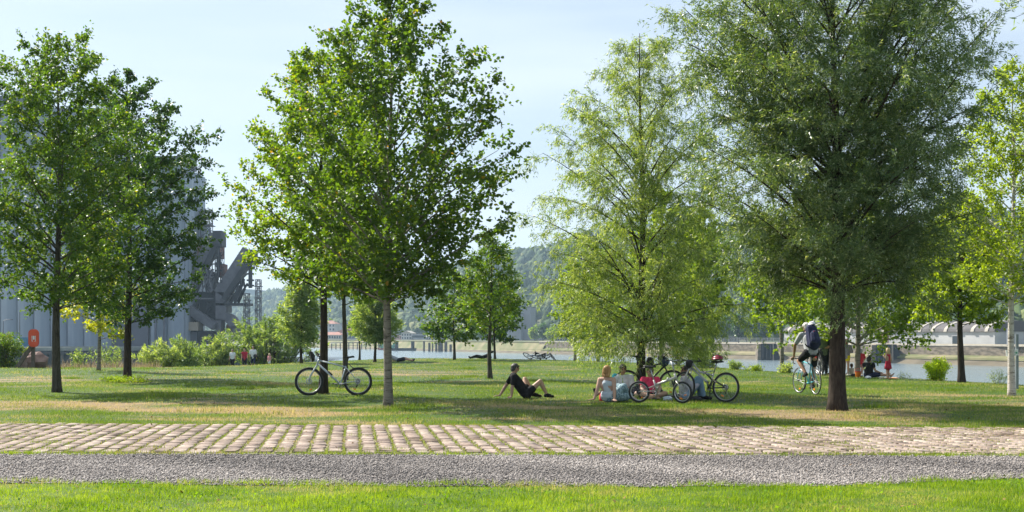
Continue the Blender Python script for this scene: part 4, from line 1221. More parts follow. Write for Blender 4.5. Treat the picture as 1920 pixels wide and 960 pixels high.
for i, x in enumerate([1338, 1352, 1368, 1384, 1400, 1418, 1436, 1452, 1470, 1490]):
    far_tree(x, 640 + rd.uniform(-20, 60), rd.uniform(11, 19), rd.uniform(5, 8.5), M['leaf_dark'], 100 + i, 'dark tree on the far bank ' + names_[i])
for i, (x, D, h, w, lm) in enumerate([(843, 1010, 9, 10, 'leaf_birch'), (888, 980, 9, 12, 'leaf_birch'), (905, 960, 7, 10, 'leaf_dark'), (1003, 860, 10, 9, 'leaf_birch'), (1018, 850, 12, 8, 'leaf_dark'), (1035, 840, 9, 9, 'leaf_birch'),
                                     (1085, 800, 13, 12, 'leaf_dark'), (1130, 760, 14, 12, 'leaf_dark'), (1290, 690, 15, 12, 'leaf_dark'), (1560, 640, 13, 11, 'leaf_dark'), (1700, 560, 5, 5, 'leaf_dark'), (1640, 690, 16, 14, 'leaf_dark'), (1730, 680, 17, 14, 'leaf_dark'), (1860, 600, 16, 13, 'leaf_dark')]):
    far_tree(x, D, h, w, M[lm], 130 + i, ['bushy tree on the far bank right of the piles', 'broad low tree on the far bank left of the silo towers', 'round dark tree left of the silo towers', 'small light tree right of the silo towers',
        'dark tree right of the silo towers', 'light bushy tree on the far bank before the dark shed', 'dark tree behind the middle willow, left', 'dark tree behind the middle willow', 'dark tree behind the bright green crown', 'dark tree behind the large trunk',
        'small round bush tree before the vaulted warehouse', 'tall tree behind the warehouse, left', 'tall tree behind the warehouse, middle', 'tall tree behind the right end of the far quay'][i])

# timber piles and jetty in the river
M['pile'] = mat('wet_timber', (0.05, 0.05, 0.05), (0.10, 0.09, 0.08), 1.5, .8)
for (x, w, h, lab) in [(795, 1.2, 6.2, 'tall thin timber pile, leftmost of the row in the river'), (805, 1.5, 5.2, 'timber pile second from the left in the river'), (811, .9, 5.0, 'thinnest timber pile of the row in the river'), (818, 1.5, 5.2, 'timber pile between the thinnest and the widest one'), (826, 3.0, 5.8, 'widest dark timber pile of the row in the river'), (836, 1.8, 5.6, 'timber pile just right of the widest one'), (845, 1.6, 4.2, 'short timber pile at the right end of the row in the river')]:
    D = 752; a = MB(); a.tube([(0, 0, -1), (0, 0, h)], [w / 2, w / 2 * .95], 8)
    o = tag(a.build('mooring_pile', M['pile']), lab, 'pile', 'timber piles in the river')
    o.location = ((x - 960) / FPX * D, D, WATER)
jt = empty('timber_jetty', (-104, 875, WATER), .15, 'long dark timber jetty on the far shore left of the aspen trunk', 'jetty')
a = MB(); a.box((0, 0, 4.6), (46, 3, .5)); a.build('deck', M['pile'], jt)
a = MB(); a.tube([(0, 0, -1), (0, 0, 4.4)], .35, 6); p0 = a.build('jetty_post', M['pile'], jt); p0.location.x = -22
for i in range(1, 16):
    c = p0.copy(); COL.objects.link(c); c.parent = jt; c.location.x = -22 + i * 2.9
a = MB(); a.box((0, -1.4, 2.4), (46, .2, .3)); a.build('brace', M['pile'], jt)
# moored work boats
M['green_paint'] = mat('green_paint', (0.10, 0.32, 0.22), (0.08, 0.26, 0.18), 1, .5)
M['hull_red'] = mat('red_hull', (0.28, 0.06, 0.05), (0.2, 0.05, 0.04), 1, .6)
def boat(label, x, D, L, cabin, grp='green work boats moored on the far side', crane=False):
    r = empty('work_boat', ((x - 960) / FPX * D, D, WATER), 0.1, label, 'boat', grp)
    a = MB(); a.prism([(-L / 2, 1.1), (-L / 2 + .6, -.4), (L / 2 - 1.2, -.4), (L / 2, 1.3)], -1.6, 1.6); a.build('hull', M['hull_red'], r)
    a = MB(); a.box((0, 0, 2.2), (L * .55, 2.2, 2.3)); a.box((L * .05, 0, 3.8), (L * .3, 1.8, 1.2)); a.build('cabin', cabin, r)
    a = MB()
    for i in range(3): a.box((-L * .18 + i * L * .18, -1.12, 2.6), (.7, .06, .6))
    a.build('cabin_window', M['glass_dark'], r)
    a = MB(); a.tube([(0, 0, 4.2), (.2, 0, 6)], .08, 5); a.build('mast', M['dark_steel'], r)
boat('green work boat moored left of the aspen trunk', 719, 838, 7.5, M['green_paint'])
boat('green work boat half hidden behind the aspen trunk', 739, 822, 8.5, M['green_paint'])
bg = empty('barge', ((757 - 960) / FPX * 795, 795, WATER), .05, 'low dark barge with two upright tanks moored right of the aspen trunk', 'barge')
a = MB(); a.prism([(-8, 1.6), (-7.4, -.5), (7.4, -.5), (8, 1.6)], -2.5, 2.5); a.build('hull', M['block_dark'], bg)
for x in (-4.4, 5.6):
    a = MB(); a.tube([(x, 0, 1.6), (x, 0, 5.6)], 1.1, 10); a.build('tank', M['block_dark'], bg)

# ------------------------------------------------------------ quay, silo and ship loaders on the left
QD = 372.0
def qp(x, D): return ((x - 960) / FPX * D)
M['silo'] = mat('silo_concrete', (0.36, 0.41, 0.47), (0.22, 0.27, 0.33), .25, .85, stretch=(1.6, 1.6, .12), detail=8, lo=.3, hi=.75)
M['silo_dark'] = mat('silo_panel', (0.15, 0.16, 0.19), (0.12, 0.13, 0.155), .2, .85)
M['piling'] = mat('sheet_piling', (0.035, 0.06, 0.065), (0.075, 0.095, 0.09), .5, .7, stretch=(1, 1, .3))
M['quay_top'] = mat('quay_concrete', (0.24, 0.25, 0.22), (0.16, 0.18, 0.16), .4, .9)
tag_q = MB(); tag_q.add([(-420, 330, -1.45), (-66, 338, -1.45), (-74, 560, -1.45), (-420, 560, -1.45)], [(0, 1, 2, 3)])
tag(tag_q.build('quay', M['quay_top']), kind='structure')
qw = empty('quay_wall', (0, 0, 0), 0, 'dark sheet pile quay wall across the basin on the left', 'quay wall')
a = MB(); x = -300.0; vs = []; 
while x < -66:
    yb_ = 330 + (x + 420) * (8 / 354)
    for dx, dy in ((0, 0), (.7, 0), (1.0, .7), (1.9, .7), (2.2, 0)):
        vs.append((x + dx, yb_ - dy, WATER - 1)); vs.append((x + dx, yb_ - dy, -2.35))
    x += 2.2
fs = [(2 * i, 2 * i + 2, 2 * i + 3, 2 * i + 1) for i in range(len(vs) // 2 - 1)]
a.add(vs, fs); a.build('sheet_piling', M['piling'], qw)
a = MB(); a.bar((-300, 331, -1.88), (-65.5, 336.5, -1.88), 3.0, .92); a.build('capping_beam', M['quay_top'], qw)
a = MB(); a.bar((-300, 329.3, -2.9), (-65.5, 334.8, -2.9), .3, .35); a.build('waler', M['dark_steel'], qw)
def pile_fender(x):
    a = MB(); a.box((0, 0, 0), (.45, .45, 5.5)); return a
a = MB(); a.box((0, 0, 0), (.5, .5, 5.6)); f0 = a.build('fender', M['pile'], qw); f0.location = (-113, 328.6, -5.2)
for i in range(1, 19):
    c = f0.copy(); COL.objects.link(c); c.parent = qw; c.location.x = -113 + i * 2.6
# silo: row of half round cells
si = empty('grain_silo', (0, 0, -1.45), 0, 'huge pale blue grey concrete silo with round cells behind the left trees', 'silo')
def silo_top(px): return 69.0 if px < 215 else 52.5
px = -60.0; i = 0; rad = 2.55
a = None
cells = []
while px < 322:
    X = qp(px + 15, QD); ht = silo_top(px)
    n = 9; vs = []; 
    for z in (0, ht):
        for k_ in range(n):
            an = PI + PI * k_ / (n - 1)
            vs.append((math.cos(an) * 2.42, math.sin(an) * 1.5, z))
    key = ht
    me = None
    for kk, mm in cells:
        if kk == key: me = mm
    if me is None:
        b_ = MB(); b_.add(vs, [(k_, k_ + 1, n + k_ + 1, n + k_) for k_ in range(n - 1)] + [tuple(range(2 * n - 1, n - 1, -1))]); me = b_.mesh('silo_cell', True); me.materials.append(M['silo']); cells.append((key, me))
    if not (208 < px < 280):
        o = bpy.data.objects.new('silo_cell', me); COL.objects.link(o); o.parent = si; o.location = (X, QD, 0)
    px += 31.2
a = MB(); a.box((qp(70, QD), QD + 12.5, 34), (qp(212, QD) - qp(-70, QD), 24, 68)); a.build('main_block', M['silo'], si)
a = MB(); a.box((qp(280, QD), QD + 12.5, 26), (qp(347, QD) - qp(213, QD), 24, 52)); a.build('lower_block', M['silo'], si)
a = MB(); a.box((qp(-20, QD), QD + 8, 70.5), (qp(60, QD) - qp(-70, QD), 14, 5)); a.build('roof_gallery', M['silo_dark'], si)
a = MB(); a.box((qp(300, QD), QD + 8, 54), (qp(347, QD) - qp(250, QD), 10, 3.4)); a.build('roof_gallery', M['silo_dark'], si)
a = MB(); a.box((qp(262, QD), QD - .2, 7.2), (5.4, 1.2, 14.4)); a.build('door', M['silo_dark'], si)
a = MB(); a.box((qp(227, QD), QD - .4, 8), (4.4, 1.4, 16)); a.build('stair_tower', M['silo_dark'], si)
for xx in (216, 240, 296, 312): 
    a = MB(); a.box((qp(xx, QD), QD - 2.4, 15), (.55, .55, 30)); a.build('pipe', M['silo_dark'], si)
# lamp posts on the quay
for (x, h) in [(37, 9.5), (6, 7)]:
    lp = empty('quay_lamp', (qp(x, 345), 345, -1.45), 0, 'thin grey lamp post on the quay before the silo ' + ('with a bent arm' if x > 10 else 'at the left edge'), 'street lamp')
    a = MB(); a.tube([(0, 0, 0), (0, 0, h)], [.14, .09], 6); a.build('pole', M['dark_steel'], lp)
    a = MB(); a.tube([(0, 0, h), (.8, 0, h + .35), (2, 0, h + .4)], .07, 5); a.box((2.2, 0, h + .35), (.9, .3, .18)); a.build('lamp_arm', M['dark_steel'], lp)
a = MB(); a.box((0, 0, 1.3), (6, 2.4, 2.6)); o = tag(a.build('container', mat('blue_paint', (0.03, 0.12, 0.22), (0.04, 0.15, 0.25), 1, .6)), 'blue container on the quay beside the red lifebuoy box', 'container'); o.location = (qp(46, 348), 348, -1.45)

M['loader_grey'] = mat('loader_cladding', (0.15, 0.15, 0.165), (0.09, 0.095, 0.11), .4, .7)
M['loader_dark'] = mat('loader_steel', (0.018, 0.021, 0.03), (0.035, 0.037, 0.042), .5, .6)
M['loader_tan'] = mat('tan_cladding', (0.36, 0.31, 0.24), (0.3, 0.26, 0.2), .3, .8)
M['rust'] = mat('rust_cladding', (0.26, 0.12, 0.09), (0.17, 0.09, 0.07), .4, .8)
LD = 380.0
def lp_(x, y, dy=0.0): return Vector(((x - 960) / FPX * LD, LD + dy, EYE - (y - HOR) / FPX * LD))
def lattice(q, x0, x1, yt, yb, dep=5.0, dy=0.0, steps=None, r=.22):
    A = [lp_(x0, yb, dy), lp_(x1, yb, dy), lp_(x1, yb, dy + dep), lp_(x0, yb, dy + dep)]
    T = [lp_(x0, yt, dy), lp_(x1, yt, dy), lp_(x1, yt, dy + dep), lp_(x0, yt, dy + dep)]
    for u, v in zip(A, T): q.bar(u, v, r, r, (0, 1, 0))
    n = steps or max(2, int((yb - yt) / max(8, (x1 - x0) * .9)))
    for i in range(n + 1):
        L = [u.lerp(v, i / n) for u, v in zip(A, T)]
        for k in range(4): q.bar(L[k], L[(k + 1) % 4], r * .7, r * .7, (.1, .2, 1))
        if i < n:
            N_ = [u.lerp(v, (i + 1) / n) for u, v in zip(A, T)]
            for k in range(4):
                a_, b_ = (L[k], N_[(k + 1) % 4]) if (i + k) % 2 else (L[(k + 1) % 4], N_[k])
                q.bar(a_, b_, r * .6, r * .6, (.3, .9, .1))
def slab(q, x0, y0, x1, y1, th, dep=4.0, dy=0.0):
    q.bar(lp_(x0, y0, dy + dep / 2), lp_(x1, y1, dy + dep / 2), dep, th / FPX * LD, (0, 0, 1))
def blk(q, x0, x1, yt, yb, dep=8.0, dy=0.0):
    a_ = lp_(x0, yb, dy); b_ = lp_(x1, yt, dy)
    q.box(((a_.x + b_.x) / 2, LD + dy + dep / 2, (a_.z + b_.z) / 2), (b_.x - a_.x, dep, b_.z - a_.z))
# first loader
l1 = empty('ship_loader', (0, 0, 0), 0, 'grey ship loader with raised boom against the silo, nearer the silo', 'ship loader', 'ship loaders on the quay')
def part(name, m, r, fn, *args, **kw):
    q_ = MB(); fn(q_, *args, **kw); return q_.build(name, m, r)
part('boom_gallery', M['loader_grey'], l1, slab, 350, 545, 404, 440, 24, 5)
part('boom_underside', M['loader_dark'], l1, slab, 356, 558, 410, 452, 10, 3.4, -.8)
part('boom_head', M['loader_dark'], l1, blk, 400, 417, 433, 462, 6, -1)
q = MB(); lattice(q, 404, 416, 462, 530, 3, 0, 6, .16); q.build('chute_frame', M['loader_dark'], l1)
q = MB(); q.tube([lp_(409, 462), lp_(409, 520)], .55, 8)
for yy in (478, 492, 506): q.tube([lp_(409, yy), lp_(409, yy + 3)], 1.0, 8)
q.build('chute', M['loader_dark'], l1)
part('machine_house', M['rust'], l1, blk, 409, 417, 494, 521, 5, 2)
part('tower_block', M['silo'], l1, blk, 345, 371, 418, 462, 9, 8)
part('tower_block', M['rust'], l1, blk, 347, 400, 458, 480, 9, 6)
q = MB(); lattice(q, 367, 384, 388, 455, 4, 6, 5, .2); q.build('lattice_mast', M['loader_grey'], l1)
q = MB()
for yy in (392, 404, 418): blk(q, 364, 388, yy, yy + 1.6, 6, 5)
q.build('platform', M['loader_grey'], l1)
q = MB(); lattice(q, 352, 368, 480, 640, 7, 1, 7, .3); lattice(q, 386, 402, 470, 610, 7, 1, 6, .3); q.build('support_leg', M['loader_dark'], l1)
part('hopper_house', M['loader_dark'], l1, blk, 368, 401, 546, 610, 10, 3)
q = MB(); q.prism([(lp_(376, 0).x, lp_(0, 500).z), (lp_(402, 0).x, lp_(0, 512).z), (lp_(396, 0).x, lp_(0, 548).z), (lp_(384, 0).x, lp_(0, 548).z)], LD + 1, LD + 7); q.build('hopper', M['loader_grey'], l1)
part('conveyor_gallery', M['loader_grey'], l1, slab, 352, 577, 405, 612, 15, 4, -3)
part('cabin', M['loader_tan'], l1, blk, 340, 377, 604, 620, 6, -4)
part('lower_house', M['loader_dark'], l1, blk, 334, 400, 620, 646, 9, -1)
part('wall_panel', M['silo_dark'], l1, blk, 355, 372, 622, 642, .6, -2)
part('upper_house', M['silo_dark'], l1, blk, 328, 352, 508, 604, 10, 9)
part('rust_panel', M['rust'], l1, blk, 333, 350, 490, 545, 6, 7)
q = MB()
for (x0, y0, x1, y1) in [(353, 520, 400, 520), (352, 560, 402, 560), (356, 500, 372, 560), (372, 520, 360, 560), (388, 505, 400, 545), (380, 545, 402, 505), (353, 590, 372, 600)]:
    q.bar(lp_(x0, y0, -1), lp_(x1, y1, -1), .4, .4, (0, 1, 0))
q.build('cross_brace', M['loader_grey'], l1)
# second loader
l2 = empty('ship_loader', (0, 0, 0), 0, 'dark ship loader with boom raised high to the right, farther from the silo', 'ship loader', 'ship loaders on the quay')
part('boom_gallery', M['loader_grey'], l2, slab, 412, 552, 466, 470, 26, 5)
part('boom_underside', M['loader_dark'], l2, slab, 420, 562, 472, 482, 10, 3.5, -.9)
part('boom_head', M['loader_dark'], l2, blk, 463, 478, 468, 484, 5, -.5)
q = MB(); lattice(q, 466, 477, 482, 504, 3, 0, 2, .18); q.build('head_frame', M['loader_dark'], l2)
q = MB(); q.tube([lp_(469.5, 486), lp_(469.5, 540)], .6, 8)
for yy in (500, 512, 524, 534): q.tube([lp_(469.5, yy), lp_(469.5, yy + 3)], 1.15, 8)
q.build('chute', M['loader_dark'], l2)
part('deck', M['loader_dark'], l2, blk, 400, 466, 568, 573, 7, 0)
q = MB()
for (x0, y0, x1, y1) in [(420, 570, 452, 522), (432, 570, 458, 530), (440, 566, 449, 520), (449, 520, 453, 540), (453, 540, 440, 568), (426, 548, 444, 556), (432, 536, 456, 512)]:
    q.bar(lp_(x0, y0, 0), lp_(x1, y1, 0), .55, .55, (0, 1, 0))
o = q.build('truss', M['loader_dark'], l2); c = o.copy(); COL.objects.link(c); c.parent = l2; c.location.y = 5
part('slewing_house', M['loader_grey'], l2, blk, 404, 424, 548, 586, 8, 0)
q = MB()
n = 10
arc_o = [(442 - 0 - 38 * math.cos(PI / 2 * i / n) * 1.0 + 0, 620 - 34 * math.sin(PI / 2 * i / n)) for i in range(n + 1)]
poly = [(lp_(404, 0).x, lp_(0, 586).z)] + [(lp_(418 + 26 * math.sin(PI / 2 * i / n), 0).x, lp_(0, 614 - 28 * math.cos(PI / 2 * i / n)).z) for i in range(n + 1)] + [(lp_(432 - 12 * math.sin(PI / 2 * i / n) + 0, 0).x, lp_(0, 614 - 14 * math.sin(PI / 2 * i / n)).z) for i in range(n + 1)] + [(lp_(404, 0).x, lp_(0, 600).z)]
q.prism(poly, LD, LD + 6); q.build('curved_gallery', M['loader_grey'], l2)
q = MB(); blk(q, 404, 414, 598, 640, 6, 0); blk(q, 434, 444, 612, 640, 6, 0); q.build('portal_leg', M['loader_grey'], l2)
part('rust_house', M['rust'], l2, blk, 420, 442, 608, 626, 6, 3)
# lattice masts
def mast(label, x0, x1, yt, yb):
    r = empty('lattice_mast', (0, 0, 0), 0, label, 'mast', 'lattice masts beside the ship loaders')
    q_ = MB(); lattice(q_, x0, x1, yt, yb, 2.5, 0, None, .2); q_.build('lattice', M['loader_grey'], r)
    q_ = MB()
    for k_ in range(3): blk(q_, x0 - 2, x1 + 2, yt + 12 + k_ * 22, yt + 13.5 + k_ * 22, 3.5, -.5)
    q_.build('platform', M['loader_grey'], r)
mast('thin lattice mast right of the raised boom', 457, 465, 550, 640)
mast('tall lattice mast with platforms, rightmost of the quay', 479, 487, 524, 640)
# ------------------------------------------------------------ bicycles
M['chrome'] = mat('bright_alloy', (0.62, 0.62, 0.63), (0.5, 0.5, 0.52), 8, .3, 1.0)
M['alloy'] = mat('satin_alloy', (0.42, 0.42, 0.43), (0.34, 0.34, 0.35), 8, .38, .8)
M['black_plastic'] = mat('black_plastic', (0.015, 0.015, 0.017), (0.03, 0.03, 0.032), 20, .45)
M['saddle_black'] = mat('saddle_black', (0.012, 0.012, 0.013), (0.022, 0.022, 0.022), 20, .6)
M['frame_white'] = mat('frame_white', (0.55, 0.60, 0.66), (0.48, 0.53, 0.60), 6, .3)
M['frame_silver'] = mat('frame_silver', (0.52, 0.51, 0.49), (0.44, 0.43, 0.42), 6, .32, .35)
M['frame_grey'] = mat('frame_grey', (0.40, 0.40, 0.40), (0.33, 0.33, 0.34), 6, .35, .4)
M['frame_black'] = mat('frame_black', (0.02, 0.02, 0.023), (0.035, 0.035, 0.04), 6, .3)
M['frame_blue'] = mat('frame_celeste', (0.13, 0.52, 0.60), (0.10, 0.44, 0.52), 6, .3)
M['frame_red'] = mat('frame_red', (0.40, 0.05, 0.05), (0.33, 0.04, 0.04), 6, .3)
M['reflector'] = mat('orange_reflector', (0.95, 0.30, 0.03), (0.85, 0.24, 0.02), 30, .25)
M['red_lamp'] = mat('red_reflector', (0.7, 0.03, 0.02), (0.6, 0.02, 0.02), 30, .25)
M['bag_blue'] = mat('blue_black_bag', (0.02, 0.03, 0.055), (0.10, 0.16, 0.24), 6, .7, lo=.4, hi=.7)
M['bag_black'] = mat('black_bag', (0.016, 0.016, 0.019), (0.04, 0.04, 0.045), 8, .75)
M['helmet_red'] = mat('red_shell', (0.30, 0.03, 0.06), (0.22, 0.02, 0.04), 6, .35)

def wheel(parent, loc, Rw, tw, rimm, rz=0.0, nsp=28, reflector=True, rear=False, seed=0, disc=False):
    h = MB(); h.tube([(0, -.05, 0), (0, .05, 0)], .017, 10); h.tube([(0, -.034, 0), (0, -.030, 0)], .030, 12); h.tube([(0, .030, 0), (0, .034, 0)], .030, 12)
    w = h.build('wheel', M['alloy'], parent, False); w.location = loc; w.rotation_euler = (0, 0, rz)
    a = MB(); a.torus((0, 0, 0), Rw - tw, tw, n=48, m=8); a.build('tyre', M['tyre'], w, True)
    a = MB(); a.torus((0, 0, 0), Rw - 2 * tw - .006, .010, n=48, m=6, flat=1.2); a.build('rim', rimm, w, True)
    rr = Rw - 2 * tw - .008; a = MB()
    for k in range(nsp):
        an = 2 * PI * k / nsp; an2 = an + (.32 if k % 2 else -.32); sy = .030 if (k // 2) % 2 else -.030
        a.tube([(math.cos(an2) * .028, sy, math.sin(an2) * .028), (math.cos(an) * rr, 0, math.sin(an) * rr)], .0016, 3, False)
    a.build('spokes', M['alloy'], w)
    if reflector:
        a = MB(); an = 4.1 + seed; a.box((math.cos(an) * rr * .72, .0, math.sin(an) * rr * .72), (.070, .02, .032), Matrix.Rotation(-(an + PI / 2), 3, 'Y')); a.build('reflector', M['reflector'], w)
    if disc:
        a = MB(); a.torus((0, .04, 0), .062, .012, n=20, m=4, flat=.15); a.build('brake_disc', M['chrome'], w, True)
    if rear:
        a = MB()
        for k in range(6): a.tube([(0, -.036 - k * .004, 0), (0, -.038 - k * .004, 0)], .052 - k * .005, 18)
        a.build('sprocket', M['black_plastic'], w)
    return w

def bicycle(label, loc, rz, fm, Rw=.345, tw=.025, wb=1.10, style='mtb', steer=0.0, lean=0.0, saddle_z=.98, bar_z=1.0, rimm=None, crank=.3, group=None, mud=False, bag=None, name='bicycle', rollx=None, detail=True, cage=False, nsp=28):
    root = empty(name, loc, rz, label, 'bicycle', group)
    if rollx is not None: root.rotation_euler = (rollx, 0, rz)
    elif lean: root.rotation_euler = Matrix.Rotation(rz, 3, 'Z').to_euler(); root.rotation_euler = (Matrix.Rotation(rz, 3, 'Z') @ Matrix.Rotation(lean, 3, 'X')).to_euler()
    rimm = rimm or M['alloy']
    xr = -wb / 2; xf = wb / 2
    cs = .43 if Rw > .3 else .40
    BB = Vector((xr + cs, 0, .285 if Rw > .3 else .27)); RA = Vector((xr, 0, Rw)); FA = Vector((xf, 0, Rw))
    u = Vector((-.33, 0, .944))
    HB = FA + Vector((-.045, 0, 0)) + u * (Rw + .10) ; HT = HB + u * .13
    if style == 'folding': HB = FA + Vector((-.04, 0, 0)) + u * (Rw + .05); HT = HB + u * .14
    piv = Vector((FA.x - .10, 0, 0))
    su = Vector((-.28, 0, .96))
    seat = BB + su * ((saddle_z - BB.z) / .96)
    # frame
    f = MB()
    if style in ('mtb', 'road'):
        SC = BB + su * (.47 if style == 'mtb' else .52)
        dr = .021 if style == 'mtb' else .015
        f.tube([HT + Vector((0, 0, -.03)) - u * .0, SC - su * .03], dr * .85, 10); f.tube([HB + u * .02, BB], dr * 1.1, 10); f.tube([BB, SC], .016, 10)
        f.tube([HB, HT], .024, 10)
        for s in (-1, 1):
            f.tube([BB + Vector((-.02, s * .03, 0)), RA + Vector((.18, s * .052, -.01)), RA + Vector((0, s * .058, 0))], .0095, 6)
            f.tube([SC - su * .03 + Vector((0, s * .02, 0)), RA + Vector((0, s * .058, 0))], .008, 6)
        f.tube([BB + Vector((0, -.04, 0)), BB + Vector((0, .04, 0))], .024, 10)
        pb = SC
    elif style == 'fs':
        SC = BB + su * .40
        K = BB.lerp(HB, .52) + Vector((-.02, 0, .15))
        f.tube([HT - u * .02, K + Vector((0.02, 0, 0)), SC - su * .06], [.022, .024, .018], 10); f.tube([HB + u * .02, BB + Vector((.05, 0, .17)), BB], [.025, .027, .024], 10); f.tube([BB, SC], .017, 10)
        f.tube([HB, HT], .025, 10); f.tube([K, SC + su * .05], .012, 8)
        f.tube([BB + Vector((0, -.04, 0)), BB + Vector((0, .04, 0))], .03, 10)
        sw = MB()
        for s in (-1, 1):
            sw.tube([BB + Vector((.0, s * .04, .03)), RA + Vector((0, s * .058, 0))], .012, 6); sw.tube([BB + Vector((-.09, s * .035, .23)), RA + Vector((0, s * .058, 0))], .010, 6)
            sw.tube([BB + Vector((.0, s * .04, .03)), BB + Vector((-.09, s * .035, .23))], .012, 6)
        sw.build('swingarm', M['black_plastic'], root, True)
        sw = MB(); sw.tube([BB + Vector((-.08, 0, .22)), K + Vector((-.08, 0, .02))], .022, 10); sw.build('shock', M['black_plastic'], root, True)
        pb = SC
    else:
        SC = BB + su * .20
        f.tube([HB + u * .05 + Vector((-.01, 0, 0)), Vector((BB.x - .02, 0, BB.z + .13))], .030, 10)
        f.tube([BB, SC + su * .05], .02, 10); f.tube([HB, HT], .024, 10)
        f.box(tuple(HB.lerp(BB, .45) + Vector((0, 0, .115))), (.03, .075, .085), Matrix.Rotation(.3, 3, 'Y'))
        for s in (-1, 1):
            f.tube([BB + Vector((-.02, s * .03, 0)), RA + Vector((0, s * .055, 0))], .010, 6)
            f.tube([Vector((BB.x - .02, s * .02, BB.z + .13)), RA + Vector((0, s * .055, 0))], .009, 6)
        pb = SC
    f.build('frame', fm, root, True)
    a = MB(); a.tube([pb, seat], .0145, 8); a.build('seatpost', M['alloy'] if style != 'mtb' else M['black_plastic'], root, True)
    # saddle
    a = MB(); prof = [(-.14, .078), (-.10, .082), (-.03, .060), (.05, .028), (.13, .018)]
    vs = []
    for x, w in prof:
        for (yy, zz) in ((-w, -.028), (-w * .95, -.004), (-w * .4, .012), (w * .4, .012), (w * .95, -.004), (w, -.028)):
            vs.append((x, yy, zz + (.012 if x < -.08 else 0)))
    n = 6; fs = []
    for i in range(len(prof) - 1):
        for k in range(n): fs.append((i * n + k, i * n + (k + 1) % n, (i + 1) * n + (k + 1) % n, (i + 1) * n + k))
    fs += [tuple(range(n - 1, -1, -1)), tuple((len(prof) - 1) * n + k for k in range(n))]
    a.add(vs, fs); sd = a.build('saddle', M['saddle_black'], root, True); sd.location = seat + Vector((0, 0, .03))
    # fork, wheel, bar share the steering pivot
    Rz = Matrix.Rotation(steer, 3, 'Z')
    def PV(v): return Vector(v) - piv
    a = MB(); cr = HB - u * .03
    a.tube([PV(HB), PV(HB - u * .05)], .02, 8)
    fr_ = .017 if style in ('mtb', 'fs') else .011
    for s in (-1, 1):
        a.tube([PV(cr + Vector((0, s * .055, 0))), PV(FA + Vector((-.02, s * .056, .12))), PV(FA + Vector((0, s * .056, 0)))], [fr_, fr_, fr_ * .8], 8)
    a.tube([PV(cr + Vector((0, -.058, .0))), PV(cr + Vector((0, .058, 0)))], .018, 8)
    fk = a.build('fork', fm if style != 'fs' else M['frame_silver'], root, True); fk.location = piv; fk.rotation_euler = (0, 0, steer)
    wheel(root, piv + Rz @ Vector((.10, 0, Rw)), Rw, tw, rimm, steer, nsp, detail, False, .4, style in ('mtb', 'fs'))
    wheel(root, RA, Rw, tw, rimm, 0, nsp, detail, True, 1.0, style in ('mtb', 'fs'))
    ST = HT + u * ((bar_z - HT.z - .01) / .944 if bar_z - HT.z > 0 else .02)
    a = MB(); a.tube([PV(HT), PV(ST)], .016, 8); a.tube([PV(ST), PV(ST + Vector((.07, 0, .01)))], .016, 8)
    if style != 'road':
        hw = .31 if style != 'folding' else .27
        c_ = ST + Vector((.07, 0, .01))
        pts = [c_ + Vector((-.05, -hw, .015)), c_ + Vector((0, -hw * .35, .01)), c_ + Vector((0, 0, 0)), c_ + Vector((0, hw * .35, .01)), c_ + Vector((-.05, hw, .015))]
        a.tube([PV(p) for p in pts], .012, 8)
        hb = a.build('handlebar', M['black_plastic'] if style != 'folding' else M['alloy'], root, True)
        for s in (0, -1):
            g = MB()
            p = pts[0] if s == 0 else pts[-1]; q_ = pts[1] if s == 0 else pts[-2]
            g.tube([PV(p), PV(p.lerp(q_, .5))], .017, 8)
            g.tube([PV(p.lerp(q_, .5) + Vector((.03, 0, 0))), PV(p.lerp(q_, .1) + Vector((.06, 0, -.03)))], .006, 5)
            g.build('grip', M['tyre'], hb, True)
        if style in ('mtb', 'fs'):
            for s in (-1, 1):
                g = MB(); g.tube([PV(pts[0 if s < 0 else 4]), PV(pts[0 if s < 0 else 4] + Vector((.10, -s * .01, .07)))], .012, 6)
                g.build('bar_end', M['black_plastic'], hb, True)
    else:
        c_ = ST + Vector((.09, 0, 0))
        for s in (-1, 1):
            a.tube([PV(c_), PV(c_ + Vector((0, s * .19, 0))), PV(c_ + Vector((.08, s * .205, -.01))), PV(c_ + Vector((.11, s * .205, -.05))), PV(c_ + Vector((.08, s * .21, -.12))), PV(c_ + Vector((-.01, s * .21, -.14)))], .0125, 8)
            a.tube([PV(c_ + Vector((.09, s * .205, 0))), PV(c_ + Vector((.13, s * .205, .035)))], .016, 6)
        hb = a.build('handlebar', M['black_plastic'], root, True)
    hb.location = piv; hb.rotation_euler = (0, 0, steer)
    # drive train
    ck = MB(); rc = .10 if style != 'folding' else .095
    ck.torus((0, -.052, 0), rc - .008, .006, n=32, m=5, flat=.5)
    for k in range(5):
        an = 2 * PI * k / 5; ck.tube([(0, -.052, 0), (math.cos(an) * (rc - .01), -.052, math.sin(an) * (rc - .01))], .006, 4)
    for s in (-1, 1):
        e = Vector((math.cos(crank) * .17 * s, s * .075, math.sin(crank) * .17 * s))
        ck.tube([(0, s * .06, 0), e], [.014, .010], 6)
    cko = ck.build('crankset', M['black_plastic'] if style != 'folding' else M['alloy'], root, True); cko.location = BB
    for s in (-1, 1):
        p = MB(); p.box((math.cos(crank) * .17 * s, s * .125, math.sin(crank) * .17 * s), (.085, .085, .022)); p.build('pedal', M['black_plastic'], cko)
    a = MB()
    a.tube([BB + Vector((0, -.052, rc)), RA + Vector((0, -.052, .045))], .005, 4); a.tube([BB + Vector((0, -.052, -rc)), RA + Vector((.03, -.052, -.10)), RA + Vector((.0, -.052, -.045))], .005, 4)
    a.build('chain', M['dark_steel'], root)
